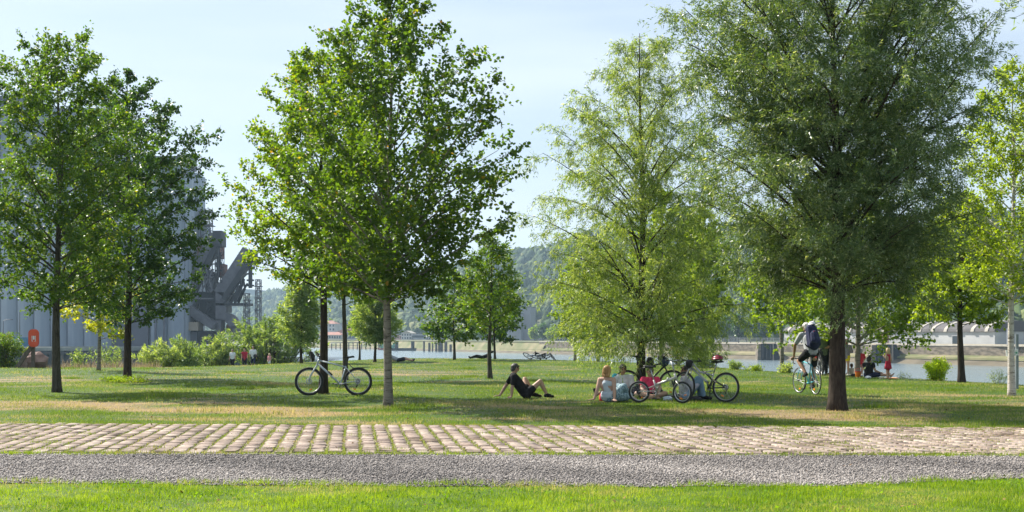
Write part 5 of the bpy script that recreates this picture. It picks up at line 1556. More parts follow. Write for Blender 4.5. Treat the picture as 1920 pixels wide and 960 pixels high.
    a = MB(); a.tube([RA + Vector((0, -.065, -.02)), RA + Vector((.02, -.07, -.08)), RA + Vector((.05, -.07, -.14))], [.014, .012, .018], 6)
    a.build('derailleur', M['black_plastic'], root, True)
    if mud:
        a = MB(); s0 = pb + su * .06
        a.tube([s0, s0 + Vector((-.05, 0, -.01)), s0 + Vector((-.14, 0, -.10)), s0 + Vector((-.19, 0, -.115))], .011, 6)
        a.bar(s0 + Vector((-.17, 0, -.115)), s0 + Vector((-.56, 0, -.085)), .055, .012); a.build('mudguard', M['black_plastic'], root, False)
    if cage:
        a = MB(); c0 = HB.lerp(BB, .55) + Vector((0, 0, .045)); dd = (HB - BB).normalized()
        a.tube([c0 - dd * .07, c0 + dd * .07], .026, 8); a.tube([c0 + dd * .07, c0 + dd * .10], .014, 6); a.build('pump_and_cage', M['black_plastic'], root, True)
    if bag:
        for (off, dims, m_) in bag:
            a = MB(); a.sphere((0, 0, 0), 1, 12, 8, scale=dims, jit=.06, rnd=random.Random(3)); o = a.build('handlebar_bag', m_, root, True); o.location = piv + Rz @ PV(ST + Vector(off))
    root['bar_y'] = 0.0; del root['bar_y']
    return root, dict(ST=ST, seat=seat, BB=BB, piv=piv, HT=HT, RA=RA, FA=FA)

def helmet(label, loc, m, rz=0.0, sc=1.0, tilt=(0, 0)):
    r = empty('helmet', loc, rz, label, 'helmet'); r.rotation_euler = (tilt[0], tilt[1], rz)
    a = MB(); vs = []; fs = []
    nu, nv = 16, 6
    for j in range(nv):
        ph = (PI / 2) * (1 - j / (nv - 1) * 1.08)
        for i in range(nu):
            th = 2 * PI * i / nu
            rr = math.cos(ph)
            vs.append((math.cos(th) * rr * .145 * sc * (1.05 if math.cos(th) < 0 else 1), math.sin(th) * rr * .105 * sc, math.sin(ph) * .10 * sc * (1 + .05 * math.cos(8 * th))))
    for j in range(nv - 1):
        for i in range(nu): fs.append((j * nu + i, (j + 1) * nu + i, (j + 1) * nu + (i + 1) % nu, j * nu + (i + 1) % nu))
    fs.append(tuple(range((nv - 1) * nu, nv * nu)))
    a.add(vs, fs); a.build('shell', m, r, True)
    a = MB()
    for y in (-.05, 0, .05): a.tube([(-.12 * sc, y * sc, .055 * sc), (0, y * sc, .108 * sc if y == 0 else .098 * sc), (.11 * sc, y * sc, .06 * sc)], .009 * sc, 5)
    a.build('vent', M['black_plastic'], r, True)
    a = MB(); a.tube([(.02, .09 * sc, 0), (.0, .05 * sc, -.10 * sc), (.0, -.05 * sc, -.10 * sc), (.02, -.09 * sc, 0)], .005, 4); a.build('strap', M['bag_black'], r, True)
    return r

bk1, g1 = bicycle('white mountain bicycle leaning on the dark trunk, facing left', at(625, 744.5), PI, M['frame_white'], wb=1.20, style='mtb', Rw=.352, tw=.03, saddle_z=.93, bar_z=.98, lean=.10, crank=PI + .12, mud=True, cage=True, steer=.12)
pb_ = at(588, 744.5)
helmet('black helmet hanging from the handlebar of the white bicycle', (pb_[0] - .06, pb_[1] - .05, .99), M['black_plastic'], .3, .95, (0, 1.35))
bk2, g2 = bicycle('silver folding bicycle with small wheels before the seated group, facing right', at(1239, 757.5), R(-19), M['frame_silver'], wb=.98, style='folding', Rw=.243, tw=.024, saddle_z=.78, bar_z=.93, steer=R(-18), crank=1.45, rimm=M['chrome'])
bk3, g3 = bicycle('grey full suspension bicycle, rightmost of the parked ones, facing left', at(1320, 752), R(143), M['frame_grey'], wb=1.10, style='fs', Rw=.345, tw=.024, saddle_z=.90, bar_z=.93, steer=R(-14), crank=PI / 2 + .1, lean=.06,
                  bag=[((.10, 0, -.05), (.09, .12, .10), M['bag_black'])])
hp = bk3.matrix_basis @ (g3['seat'] + Vector((-.01, 0, .09)))
helmet('dark red and black helmet resting on the saddle of the grey bicycle', hp, M['helmet_red'], R(143), .95, (.15, .1))
bk4, g4 = bicycle('black mountain bicycle leaning on the willow trunk behind the group, facing right', at(1218, 744.5), 0.02, M['frame_black'], wb=1.12, style='mtb', Rw=.345, tw=.024, saddle_z=1.0, bar_z=1.0, crank=.2, lean=.05, steer=-.1,
                  bag=[((.07, -.02, -.10), (.12, .13, .12), M['bag_blue']), ((-.02, .10, -.02), (.08, .10, .06), M['bag_black'])])
# clutter hung on the black bicycle
a = MB(); a.sphere((0, 0, 0), 1, 12, 8, scale=(.10, .06, .13), jit=.08, rnd=random.Random(8))
o = tag(a.build('hanging_bag', M['bag_black'], None, True), 'black bag hanging on the saddle post side of the black bicycle', 'bag'); o.location = (at(1216, 744)[0], 31.3, .86)
# bicycles by the standing pair in the background
bk5, g5 = bicycle('dark bicycle held by the person in green behind the cyclist', at(1538, 703.5), R(84), M['frame_black'], wb=1.05, style='mtb', steer=.25, crank=.3, detail=False, group=None)
bk6, g6 = bicycle('grey blue bicycle half hidden behind the large trunk', at(1553, 703), R(108), M['frame_white'], wb=1.05, style='mtb', steer=-.2, crank=.9, detail=False)
# bicycles lying in the grass far away
p = gp(1003, 675.5); bk7, g7 = bicycle('pale bicycle lying on the grass near the river, left of the pair', (p.x, p.y, gz(p.x, p.y) + .12), 2.9, M['frame_white'], style='mtb', steer=.6, rollx=R(76), detail=False, nsp=16)
p = gp(1027, 676); bk8, g8 = bicycle('dark bicycle lying on the grass near the river, right of the pair', (p.x, p.y, gz(p.x, p.y) + .12), .35, M['frame_black'], style='mtb', steer=.9, rollx=R(-72), detail=False, nsp=16)
bk9, g9 = bicycle('light blue racing bicycle ridden away by the cyclist', at(1514, 739), R(101), M['frame_blue'], wb=1.0, style='road', Rw=.335, tw=.013, saddle_z=.96, bar_z=.92, steer=R(6), crank=-1.15, lean=.0)
# ------------------------------------------------------------ people
def skin_mat(name, c):
    m = mat(name, c, tuple(x * .9 for x in c), 12, .55, spec=.35)
    m.node_tree.nodes['Principled BSDF'].inputs['Subsurface Weight'].default_value = 0.0
    return m
M['skin'] = skin_mat('skin_light', (0.52, 0.32, 0.23)); M['skin_tan'] = skin_mat('skin_tan', (0.42, 0.235, 0.15)); M['skin_dark'] = skin_mat('skin_brown', (0.26, 0.13, 0.085))
def cloth(name, c, c2=None, sc=14): return mat(name, c, c2 or tuple(x * .8 for x in c), sc, .85, bump=.5, spec=.15)
M['c_black'] = cloth('black_cotton', (0.014, 0.014, 0.016), (0.028, 0.028, 0.03)); M['c_white'] = cloth('white_cotton', (0.74, 0.75, 0.80)); M['c_grey'] = cloth('grey_cotton', (0.46, 0.47, 0.49), (0.38, 0.39, 0.41))
M['c_palegrey'] = cloth('pale_blue_grey_cotton', (0.52, 0.58, 0.63), (0.44, 0.50, 0.55)); M['c_pattern'] = mat('patterned_skirt', (0.34, 0.45, 0.50), (0.11, 0.19, 0.23), 26, .85, lo=.42, hi=.56)
M['c_pink'] = cloth('pink_cotton', (0.85, 0.07, 0.17)); M['c_red'] = cloth('dark_red_cotton', (0.42, 0.03, 0.06)); M['c_red2'] = cloth('red_cotton', (0.62, 0.05, 0.07)); M['c_navy'] = cloth('navy_cloth', (0.022, 0.028, 0.07), (0.04, 0.045, 0.09))
M['c_jeans'] = cloth('pale_denim', (0.26, 0.38, 0.50), (0.20, 0.30, 0.42)); M['c_teal'] = cloth('teal_cloth', (0.05, 0.36, 0.45)); M['c_green'] = cloth('olive_cloth', (0.12, 0.16, 0.09), (0.17, 0.20, 0.12)); M['c_dark'] = cloth('dark_cloth', (0.03, 0.033, 0.04))
M['c_yellow'] = cloth('yellow_cotton', (0.78, 0.66, 0.04)); M['c_purple'] = cloth('grey_mauve_cotton', (0.30, 0.28, 0.36)); M['c_rose'] = cloth('rose_cotton', (0.72, 0.32, 0.34)); M['c_cream'] = cloth('cream_cotton', (0.62, 0.54, 0.42)); M['c_lilac'] = cloth('lilac_grey_cotton', (0.55, 0.52, 0.60))
M['c_trouser_tan'] = cloth('tan_cloth', (0.42, 0.30, 0.18))
M['hair_dark'] = mat('dark_hair', (0.018, 0.014, 0.012), (0.05, 0.042, 0.036), 40, .6, stretch=(1, 1, .2)); M['hair_greydark'] = mat('greying_hair', (0.03, 0.03, 0.03), (0.12, 0.11, 0.105), 50, .6, stretch=(1, 1, .3)); M['hair_white'] = mat('white_hair', (0.62, 0.60, 0.57), (0.42, 0.40, 0.38), 40, .7, stretch=(1, 1, .3))
M['hair_blond'] = mat('blond_hair', (0.50, 0.29, 0.11), (0.30, 0.155, 0.055), 45, .5, stretch=(1, 1, .15)); M['hair_palebl'] = mat('pale_blond_hair', (0.66, 0.50, 0.30), (0.46, 0.32, 0.17), 45, .5, stretch=(1, 1, .2)); M['hair_brown'] = mat('brown_hair', (0.075, 0.04, 0.025), (0.13, 0.07, 0.04), 45, .55, stretch=(1, 1, .2))
M['eye'] = mat('eye', (0.02, 0.015, 0.012), None, 5, .2); M['lip'] = mat('lips', (0.42, 0.16, 0.13), None, 5, .5)

def cap_geo(q, a, ra, b, rb, n=10):
    a = Vector(a); b = Vector(b); d = b - a; L = d.length
    if L < 1e-4: q.sphere(a, max(ra, rb), n, 7); return
    t = d / L; pts = []; rr = []
    for k in range(4):
        an = PI / 2 * (1 - k / 3.0) ; pts.append(a - t * ra * math.sin(an)); rr.append(max(ra * math.cos(an), ra * .05))
    for k in range(1, 4): pts.append(a + d * (k / 4)); rr.append(ra + (rb - ra) * k / 4)
    for k in range(4):
        an = PI / 2 * (k / 3.0); pts.append(b + t * rb * math.sin(an)); rr.append(max(rb * math.cos(an), rb * .05))
    q.tube(pts, rr, n)

_dg = [None]
def blob(name, caps, m, parent, voxel=.012, smooth=3, ratio=None):
    q = MB()
    for c in caps:
        if len(c) == 4: cap_geo(q, *c)
        else: q.sphere(c[0], 1.0, 14, 9, scale=c[1], rot=c[2])
    me = q.mesh(name); o = bpy.data.objects.new(name, me); COL.objects.link(o)
    r = o.modifiers.new('r', 'REMESH'); r.mode = 'VOXEL'; r.voxel_size = voxel; r.use_smooth_shade = True
    s = o.modifiers.new('s', 'SMOOTH'); s.factor = .5; s.iterations = smooth
    if ratio:
        d = o.modifiers.new('d', 'DECIMATE'); d.ratio = ratio
    dg = bpy.context.evaluated_depsgraph_get(); ev = o.evaluated_get(dg)
    me2 = bpy.data.meshes.new_from_object(ev); me2.name = name
    bpy.data.objects.remove(o); bpy.data.meshes.remove(me)
    me2.shade_smooth()
    me2.materials.clear(); me2.materials.append(m)
    o2 = bpy.data.objects.new(name, me2); COL.objects.link(o2)
    if parent: o2.parent = parent
    return o2

def V3(*a): return Vector(a)
def hand_caps(w, d, side, k=1.0, curl=.3, nrm=None):
    """w wrist, d direction of the hand, side: unit vector towards the thumb"""
    d = d.normalized(); side = (side - d * side.dot(d)).normalized(); n = d.cross(side)
    if nrm is not None and n.dot(nrm) < 0: n = -n
    c = []
    for s in (-.026, -.009, .009, .026): c.append((w + d * .01 * k, .015 * k, w + d * .085 * k + side * s * k, .014 * k))
    for s, l in ((.030, .068), (.011, .078), (-.010, .072), (-.030, .056)):
        a = w + d * .088 * k + side * s * k
        d1 = (d + n * curl * .5).normalized(); d2 = (d + n * curl * 1.4).normalized()
        b = a + d1 * l * .5 * k + side * s * .15 * k; e = b + d2 * l * .5 * k
        c.append((a, .0105 * k, b, .0098 * k)); c.append((b, .0098 * k, e, .0085 * k))
    t0 = w + d * .025 * k + side * .026 * k; t1 = t0 + (side * .8 + d * .7).normalized() * .038 * k; t2 = t1 + (d + side * .25 + n * curl * .6).normalized() * .032 * k
    c.append((t0, .014 * k, t1, .0115 * k)); c.append((t1, .0115 * k, t2, .0095 * k))
    return c

def person(label, loc, rz, J, skin='skin', top=None, bottom=None, shoes=None, hair=None, k=1.0, hf=1.0, voxel=.012, extra=None, cat='person', group=None, face=True, bulk=1.0, hand={}, dress=None, barefoot=False, neck_r=.053):
    """top: (material, sleeve fraction 0-2, hem drop); bottom: (material, leg fraction 0-2)"""
    root = empty('person', loc, rz, label, cat, group)
    J = {a: Vector(b) for a, b in J.items()}
    up_ = (J['head'] - J['neck']).normalized(); fd = J.get('face', V3(0, 1, 0)).normalized(); fd = (fd - up_ * fd.dot(up_) * .6).normalized()
    sd_ = fd.cross(up_).normalized()
    hk = k * hf
    c = []
    # torso
    B_ = bulk * k
    shm = (J['shL'] + J['shR']) / 2
    c.append((J['hipL'], .098 * B_, J['hipR'], .098 * B_)); c.append((J['pel'], .108 * B_, J['chest'], .108 * B_))
    ax = (J['shR'] - J['shL']).normalized()
    for s in (-1, 1):
        c.append((J['pel'] + ax * s * .045 * B_, .095 * B_, J['chest'] + ax * s * .065 * B_, .10 * B_))
    c.append((J['chest'], .105 * B_, shm - (shm - J['chest']).normalized() * .02, .085 * B_)); c.append((J['shL'].lerp(shm, .25), .062 * B_, J['shR'].lerp(shm, .25), .062 * B_))
    c.append((shm, .07 * k, J['neck'], neck_r * k)); c.append((J['neck'], neck_r * k, J['head'] - up_ * .06 * hk, neck_r * .95 * k))
    for s in ('L', 'R'):
        sh, el, wr = J['sh' + s], J['el' + s], J['wr' + s]
        c.append((sh, .056 * k, el, .040 * k)); c.append((el, .041 * k, el.lerp(wr, .3), .042 * k)); c.append((el.lerp(wr, .3), .042 * k, wr, .026 * k))
        hd, hs, cu = hand.get(s, (wr - el, (fd if s == 'L' else fd) + sd_ * 0, .35))
        c += hand_caps(wr, Vector(hd), Vector(hs), k, cu)
        hp_, kn, an, to = J['hip' + s], J['kn' + s], J['an' + s], J['to' + s]
        c.append((hp_, .090 * B_, kn, .056 * k)); c.append((kn, .057 * k, kn.lerp(an, .32), .058 * k)); c.append((kn.lerp(an, .32), .058 * k, an, .035 * k))
        fdir = (to - an); heel = an - V3(fdir.x, fdir.y, 0).normalized() * .03 * k - V3(0, 0, .035 * k) if abs(fdir.z) < .12 else an
        c.append((heel, .032 * k, to, .024 * k)); c.append((an, .034 * k, an.lerp(to, .55), .032 * k)); c.append((heel, .030 * k, an, .034 * k))
    # head
    H_ = J['head']; rot = Matrix((sd_, fd, up_)).transposed()
    c.append((H_ + up_ * .02 * hk - fd * .012 * hk, (.078 * hk, .098 * hk, .092 * hk), rot))
    c.append((H_ - up_ * .035 * hk + fd * .022 * hk, (.062 * hk, .070 * hk, .078 * hk), rot))
    c.append((H_ - up_ * .088 * hk + fd * .055 * hk, .026 * hk, H_ - up_ * .07 * hk + fd * .03 * hk, .045 * hk))
    c.append((H_ + fd * .088 * hk + up_ * .01 * hk, .010 * hk, H_ + fd * .106 * hk - up_ * .03 * hk, .015 * hk))
    for s in (-1, 1):
        c.append((H_ + sd_ * s * .080 * hk - up_ * .022 * hk, .012 * hk, H_ + sd_ * s * .084 * hk + up_ * .014 * hk, .015 * hk))
    if extra: c += extra
    blob('body', c, M[skin], root, voxel, 3, .5 if voxel < .009 else None)
    if face:
        q = MB()
        for s in (-1, 1): q.sphere(H_ + sd_ * s * .031 * hk + fd * .083 * hk + up_ * .008 * hk, .011 * hk, 6, 4)
        q.build('eyes', M['eye'], root, True)
        q = MB(); q.tube([H_ + sd_ * .022 * hk * s_ + fd * (.089 - .006 * abs(s_)) * hk - up_ * .056 * hk for s_ in (-1, 0, 1)], [.003 * hk, .006 * hk, .003 * hk], 5); q.build('mouth', M['lip'], root, True)
    if top:
        tm, sl, hem = top; c = []; g = .017 * k
        pe = J['pel'] - (J['chest'] - J['pel']).normalized() * hem * k
        for s in (-1, 0, 1): c.append((pe + ax * s * .05 * B_, .105 * B_ + g, J['chest'] + ax * s * .065 * B_, .103 * B_ + g))
        c.append((J['chest'], .108 * B_ + g, shm, .078 * B_ + g)); c.append((J['shL'].lerp(shm, .2), .062 * B_ + g, J['shR'].lerp(shm, .2), .062 * B_ + g)); c.append((shm, .06 * k + g, shm.lerp(J['neck'], .5), .048 * k + g))
        for s in 'LR':
            if sl > 0:
                sh, el, wr = J['sh' + s], J['el' + s], J['wr' + s]
                c.append((sh, .060 * k + g, sh.lerp(el, min(1, sl)), .048 * k + g))
                if sl > 1: c.append((el, .045 * k + g, el.lerp(wr, sl - 1), .034 * k + g * .8))
        blob('shirt', c, M[tm], root, voxel * 1.1, 2)
    if bottom:
        bm_, lg = bottom; c = []; g = .016 * k
        c.append((J['hipL'], .105 * B_ + g, J['hipR'], .105 * B_ + g)); c.append((J['pel'], .105 * B_ + g, (J['hipL'] + J['hipR']) / 2, .10 * B_ + g))
        for s in 'LR':
            hp_, kn, an = J['hip' + s], J['kn' + s], J['an' + s]
            c.append((hp_, .094 * B_ + g, hp_.lerp(kn, min(1, lg)), (.094 + (.064 - .094) * min(1, lg)) * k + g))
            if lg > 1: c.append((kn, .060 * k + g, kn.lerp(an, lg - 1), .048 * k + g))
        blob('trousers' if lg > 1 else 'shorts', c, M[bm_], root, voxel * 1.1, 2)
    if shoes:
        for s in 'LR':
            an, to = J['an' + s], J['to' + s]; fdir = to - an
            if abs(fdir.z) < .12: heel = an - V3(fdir.x, fdir.y, 0).normalized() * .035 * k - V3(0, 0, .030 * k)
            else: heel = an
            blob('shoe', [(heel, .043 * k, to, .036 * k), (an - V3(0, 0, .01), .043 * k, an.lerp(to, .5), .040 * k), (heel, .04 * k, an, .043 * k)], M[shoes], root, max(.010, voxel), 2)
    if dress:
        blob('dress', dress[1], M[dress[0]], root, voxel * 1.1, 3)
    if hair:
        hm, style = hair; c = []
        c.append((H_ + up_ * .030 * hk - fd * .024 * hk, (.090 * hk, .100 * hk, .092 * hk), rot))
        c.append((H_ - up_ * .02 * hk - fd * .05 * hk, (.078 * hk, .062 * hk, .075 * hk), rot))
        if style in ('short', 'fluffy'):
            rd_ = random.Random(5)
            for i_ in range(26):
                a_ = Vector((rd_.gauss(0, 1), rd_.gauss(0, 1) - .55, abs(rd_.gauss(0, 1)) + .15)).normalized()
                p_ = H_ + (sd_ * a_.x * .083 + fd * (a_.y * .095 - .012) + up_ * (a_.z * .10 + .018)) * hk
                c.append((p_, .022 * hk * (1.2 if style == 'fluffy' else .8), p_ + Vector((.004, .004, .006)), .016 * hk))
        if style in ('bob', 'long'):
            ln = .16 if style == 'bob' else .26
            for s in (-1, -.5, 0, .5, 1):
                c.append((H_ + sd_ * s * .066 * hk - fd * (.045 - .02 * abs(s)) * hk, .042 * hk, H_ + sd_ * s * .070 * hk - fd * (.055 - .015 * abs(s)) * hk - up_ * ln * .78 * hk, .030 * hk))
        if style == 'bun': c.append((H_ + up_ * .13 * hk - fd * .03 * hk, .035 * hk, H_ + up_ * .135 * hk - fd * .04 * hk, .03 * hk))
        if style == 'cap': c.append((H_ + up_ * .05 * hk + fd * .06 * hk, .03 * hk, H_ + up_ * .045 * hk + fd * .13 * hk, .018 * hk))
        if style == 'helmet': c.append((H_ + up_ * .05 * hk, (.112 * hk, .135 * hk, .088 * hk), rot))
        blob('cap' if style == 'cap' else ('helmet' if style == 'helmet' else 'hair'), c, M[hm], root, min(voxel, .010), 2)
    return root

def standing(h=1.75, spread=.09, arms=None, lean=0.0, hs=1.0, stride=0.0):
    s = h / 1.75
    J = dict(hipL=(-spread, 0, .92), hipR=(spread, 0, .92), pel=(0, 0, .99), chest=(0, lean * .3, 1.27), neck=(0, lean * .45, 1.47), head=(0, lean * .5 + .015, 1.615), face=(0, 1, 0),
             shL=(-.175, lean * .4, 1.41), shR=(.175, lean * .4, 1.41), elL=(-.235, lean * .4 - .02, 1.13), elR=(.235, lean * .4 - .02, 1.13), wrL=(-.25, .06, .89), wrR=(.25, .06, .89),
             knL=(-spread - .01, .02 + stride * .5, .50), knR=(spread + .01, .02 - stride * .4, .50), anL=(-spread - .01, stride, .085), anR=(spread + .01, -stride * .9, .085 + abs(stride) * .1), toL=(-spread - .03, .15 + stride, .03), toR=(spread + .03, .15 - stride * .9, .03))
    if arms: J.update(arms)
    return {a: (tuple(x * s for x in b) if a != 'face' else b) for a, b in J.items()}

NV = .0085
# man in black sitting, leaning back on both hands, facing right
J = dict(hipL=(.03, .10, .11), hipR=(.03, -.10, .11), pel=(-.02, 0, .16), chest=(-.20, 0, .40), neck=(-.29, 0, .60), head=(-.245, .01, .735), face=(1, .35, -.05),
         shL=(-.30, .17, .545), shR=(-.27, -.18, .535), elL=(-.47, .20, .31), elR=(-.32, -.25, .27), wrL=(-.62, .18, .07), wrR=(-.335, -.26, .06),
         knL=(-.01, .34, .46), knR=(.36, .02, .42), anL=(.22, .42, .10), anR=(.52, .05, .10), toL=(.38, .46, .04), toR=(.67, .05, .05))
person('man in black shirt and shorts sitting on the grass, leaning back on his hands', at(985, 746), 0, J, 'skin', ('c_black', .62, .02), ('c_black', .42), 'c_black', ('hair_greydark', 'short'), voxel=NV, bulk=1.08,
       hand={'L': (V3(-1, .1, -.12), V3(0, 1, 0), .1), 'R': (V3(-.5, -.8, -.15), V3(-1, 0, 0), .1)})
# blonde woman from behind
J = dict(hipL=(-.08, .04, .11), hipR=(.10, -.04, .11), pel=(0, 0, .16), chest=(-.07, -.02, .37), neck=(-.07, -.03, .57), head=(-.055, -.02, .705), face=(.55, .85, 0),
         shL=(-.215, .05, .50), shR=(.085, -.09, .50), elL=(-.285, -.02, .25), elR=(.095, -.19, .25), wrL=(-.36, -.10, .06), wrR=(.085, -.26, .06),
         knL=(.12, .38, .34), knR=(.34, .22, .33), anL=(.36, .46, .10), anR=(.52, .34, .10), toL=(.46, .56, .04), toR=(.64, .42, .04))
dr = [((-.06, .02, .15), .145, (.07, -.02, .15), .145), ((0, 0, .18), .128, (-.065, -.02, .40), .118), ((-.12, .03, .40), .09, (0, -.06, .40), .09)]
sk = [((-.06, .04, .13), .145, (.10, -.03, .13), .145), ((-.04, .05, .15), .13, (.12, .38, .34), .085), ((.10, -.03, .15), .13, (.34, .22, .33), .085), ((.12, .38, .32), .085, (.34, .22, .31), .085),
      ((.12, .38, .32), .08, (.34, .42, .13), .075), ((.34, .22, .31), .08, (.48, .30, .12), .08), ((.22, .3, .28), .09, (.38, .34, .12), .09), ((.10, -.04, .12), .12, (.40, .20, .10), .09)]
w = person('blonde woman in a pale strapless dress seated with her back to the camera', at(1143, 754.5), 0, J, 'skin', None, None, None, ('hair_blond', 'bob'), voxel=NV, bulk=.95, dress=('c_palegrey', dr), face=False,
       hand={'L': (V3(-1, -.3, -.12), V3(0, -1, 0), .1), 'R': (V3(.1, -1, -.12), V3(-1, 0, 0), .1)})
blob('skirt', sk, M['c_pattern'], w, .010, 3)
# man in the white shirt, seated facing the camera
J = dict(hipL=(.10, 0, .11), hipR=(-.10, 0, .11), pel=(0, .02, .16), chest=(-.02, .02, .38), neck=(-.03, 0, .555), head=(-.03, -.035, .70), face=(.25, -1, -.05),
         shL=(.17, .0, .50), shR=(-.20, .02, .50), elL=(.20, -.12, .27), elR=(-.26, -.10, .28), wrL=(.02, -.26, .22), wrR=(-.20, -.30, .20),
         knL=(.30, -.28, .24), knR=(-.36, -.22, .20), anL=(.05, -.42, .10), anR=(-.70, -.40, .11), toL=(-.06, -.50, .06), toR=(-.75, -.44, .23))
person('man in open white shirt seated behind the blonde woman, facing the camera', at(1170, 745.5), 0, J, 'skin_tan', ('c_white', .9, .02), ('c_dark', 1.6), 'c_black', ('hair_dark', 'short'), voxel=NV, bulk=1.0)
a = blob('sleeve', [(( -.21, .04, .52), .085, (-.26, -.04, .34), .07)], M['c_teal'], bpy.data.objects[[o.name for o in COL.objects if o.get('label', '').startswith('man in open white shirt')][0]], .011, 2)
# person in pink
J = dict(hipL=(.10, 0, .11), hipR=(-.10, 0, .11), pel=(0, .02, .16), chest=(0, 0, .36), neck=(0, -.02, .525), head=(-.01, -.05, .655), face=(-.35, -1, -.25),
         shL=(.165, -.02, .47), shR=(-.165, -.02, .47), elL=(.22, -.12, .26), elR=(-.22, -.12, .26), wrL=(.16, -.30, .17), wrR=(-.14, -.30, .18),
         knL=(.34, -.22, .15), knR=(-.34, -.22, .15), anL=(-.04, -.40, .07), anR=(.04, -.34, .09), toL=(-.18, -.42, .05), toR=(.18, -.38, .05))
person('woman in bright pink top seated cross legged behind the folding bicycle', at(1219, 748), 0, J, 'skin', ('c_pink', .5, .02), ('c_dark', .5), None, ('hair_dark', 'short'), voxel=NV, bulk=.82)
# man behind the grey bicycle
J = dict(hipL=(-.02, .10, .11), hipR=(-.02, -.10, .11), pel=(-.05, 0, .16), chest=(-.06, 0, .38), neck=(-.05, 0, .56), head=(-.05, 0, .70), face=(-.9, -.35, 0),
         shL=(-.06, .18, .50), shR=(-.05, -.18, .50), elL=(.12, .22, .30), elR=(.14, -.20, .31), wrL=(.26, .08, .42), wrR=(.27, -.08, .40),
         knL=(.28, .14, .50), knR=(.30, -.06, .48), anL=(.34, .14, .10), anR=(.38, -.06, .10), toL=(.50, .14, .05), toR=(.55, -.06, .05))
person('man in grey shirt and pale jeans seated behind the grey bicycle', at(1288, 749.5), 0, J, 'skin_dark', ('c_lilac', 1.9, .02), ('c_jeans', 1.9), 'c_black', ('hair_dark', 'short'), voxel=NV, bulk=1.05)

# things on the grass by the group
q = MB(); 
vs = []
for z, s in ((0, 1), (.05, 1.06), (.13, .98), (.17, .7), (.19, .35)):
    for i in range(12):
        an = 2 * PI * i / 12; vs.append((.085 * s * math.copysign(abs(math.cos(an)) ** .6, math.cos(an)), .06 * s * math.copysign(abs(math.sin(an)) ** .6, math.sin(an)), z))
fs = [(j * 12 + i, j * 12 + (i + 1) % 12, (j + 1) * 12 + (i + 1) % 12, (j + 1) * 12 + i) for j in range(4) for i in range(12)] + [tuple(range(11, -1, -1)), tuple(48 + i for i in range(12))]
q.add(vs, fs); rb = empty('bag', at(1131, 753), .3, 'small red bag on the grass beside the blonde woman', 'bag')
q.build('pouch', M['c_red2'], rb, True); q = MB(); q.torus((0, 0, .185), .045, .007, 'y', 14, 5, a0=0, a1=PI); q.build('handle', M['c_black'], rb, True)
q = MB(); q.sphere((0, 0, .05), 1, 9, 6, scale=(.12, .08, .06), jit=.22, rnd=random.Random(2)); o = tag(q.build('crumpled_bag', M['c_palegrey']), 'crumpled pale blue plastic bag on the grass between the bicycle wheels', 'bag'); o.location = at(1252, 752)
q = MB(); q.sphere((0, 0, .05), 1, 10, 6, scale=(.17, .12, .07), jit=.15, rnd=random.Random(6)); o = tag(q.build('rucksack', M['bag_black'], None, True), 'flat black rucksack on the grass behind the wheel of the grey bicycle', 'bag'); o.location = at(1303, 751)

# cyclist riding away, in the frame of his bicycle
def BL(v): return Vector(v)
s_ = g9['seat']; st = g9['ST']; bb = g9['BB']
cr = -1.15
pedL = bb + V3(-math.cos(cr) * .17 * -1, .12, math.sin(cr) * .17); pedR = bb - V3(math.cos(cr) * .17, .12, math.sin(cr) * .17) 
# local x forward, y left; person() wants joints in the root's frame, so use the bicycle frame directly
pL = bb + V3(math.cos(cr) * .17, .13, math.sin(cr) * .17); pR = bb + V3(-math.cos(cr) * .17, -.13, -math.sin(cr) * .17)
hz_ = s_.z + .12
J = dict(hipL=(s_.x + .02, .09, hz_), hipR=(s_.x + .02, -.09, hz_), pel=(s_.x + .02, 0, hz_ + .06), chest=(s_.x + .17, 0, hz_ + .33), neck=(s_.x + .30, 0, hz_ + .50), head=(s_.x + .36, 0, hz_ + .64), face=(1, .12, -.1),
         shL=(s_.x + .26, .18, hz_ + .44), shR=(s_.x + .26, -.18, hz_ + .44), elL=(s_.x + .36, .30, hz_ + .19), elR=(s_.x + .36, -.28, hz_ + .19), wrL=(st.x + .10, .22, st.z + .05), wrR=(st.x + .10, -.20, st.z + .05),
         knL=tuple(0 for _ in range(3)), knR=(0, 0, 0), anL=tuple(pR + V3(-.05, .26, .10)), anR=tuple(pL + V3(-.05, -.26, .10)), toL=tuple(pR + V3(.09, .26, .03)), toR=tuple(pL + V3(.09, -.26, .03)))
def knee(h, a, l1=.43, l2=.43, fwd=V3(1, 0, .25)):
    h = Vector(h); a = Vector(a); d = a - h; L = min(d.length, l1 + l2 - .001); x = d.normalized(); c_ = L / 2; hh = math.sqrt(max(l1 * l1 - c_ * c_, 0)); f = (fwd - x * fwd.dot(x)).normalized()
    return h + x * c_ + f * hh
J['knL'] = knee(J['hipL'], J['anL'], fwd=V3(1, .25, .25)); J['knR'] = knee(J['hipR'], J['anR'], fwd=V3(1, -.15, .25))
cy = person('grey haired cyclist in grey T-shirt and black shorts riding away with a backpack', bk9.location, R(101), J, 'skin_tan', ('c_grey', .75, .04), ('c_black', .75), 'c_black', ('hair_white', 'fluffy'), voxel=NV, bulk=1.05, face=True,
       hand={'L': (V3(.9, 0, -.35), V3(0, -1, 0), .9), 'R': (V3(.9, 0, -.35), V3(0, 1, 0), .9)})
bp_r = empty('backpack', bk9.location, R(101), 'large navy blue backpack on the back of the cyclist', 'backpack')
tl = Matrix.Rotation(.42, 3, 'Y')
c0 = V3(s_.x - .045, -.0, hz_ + .40)
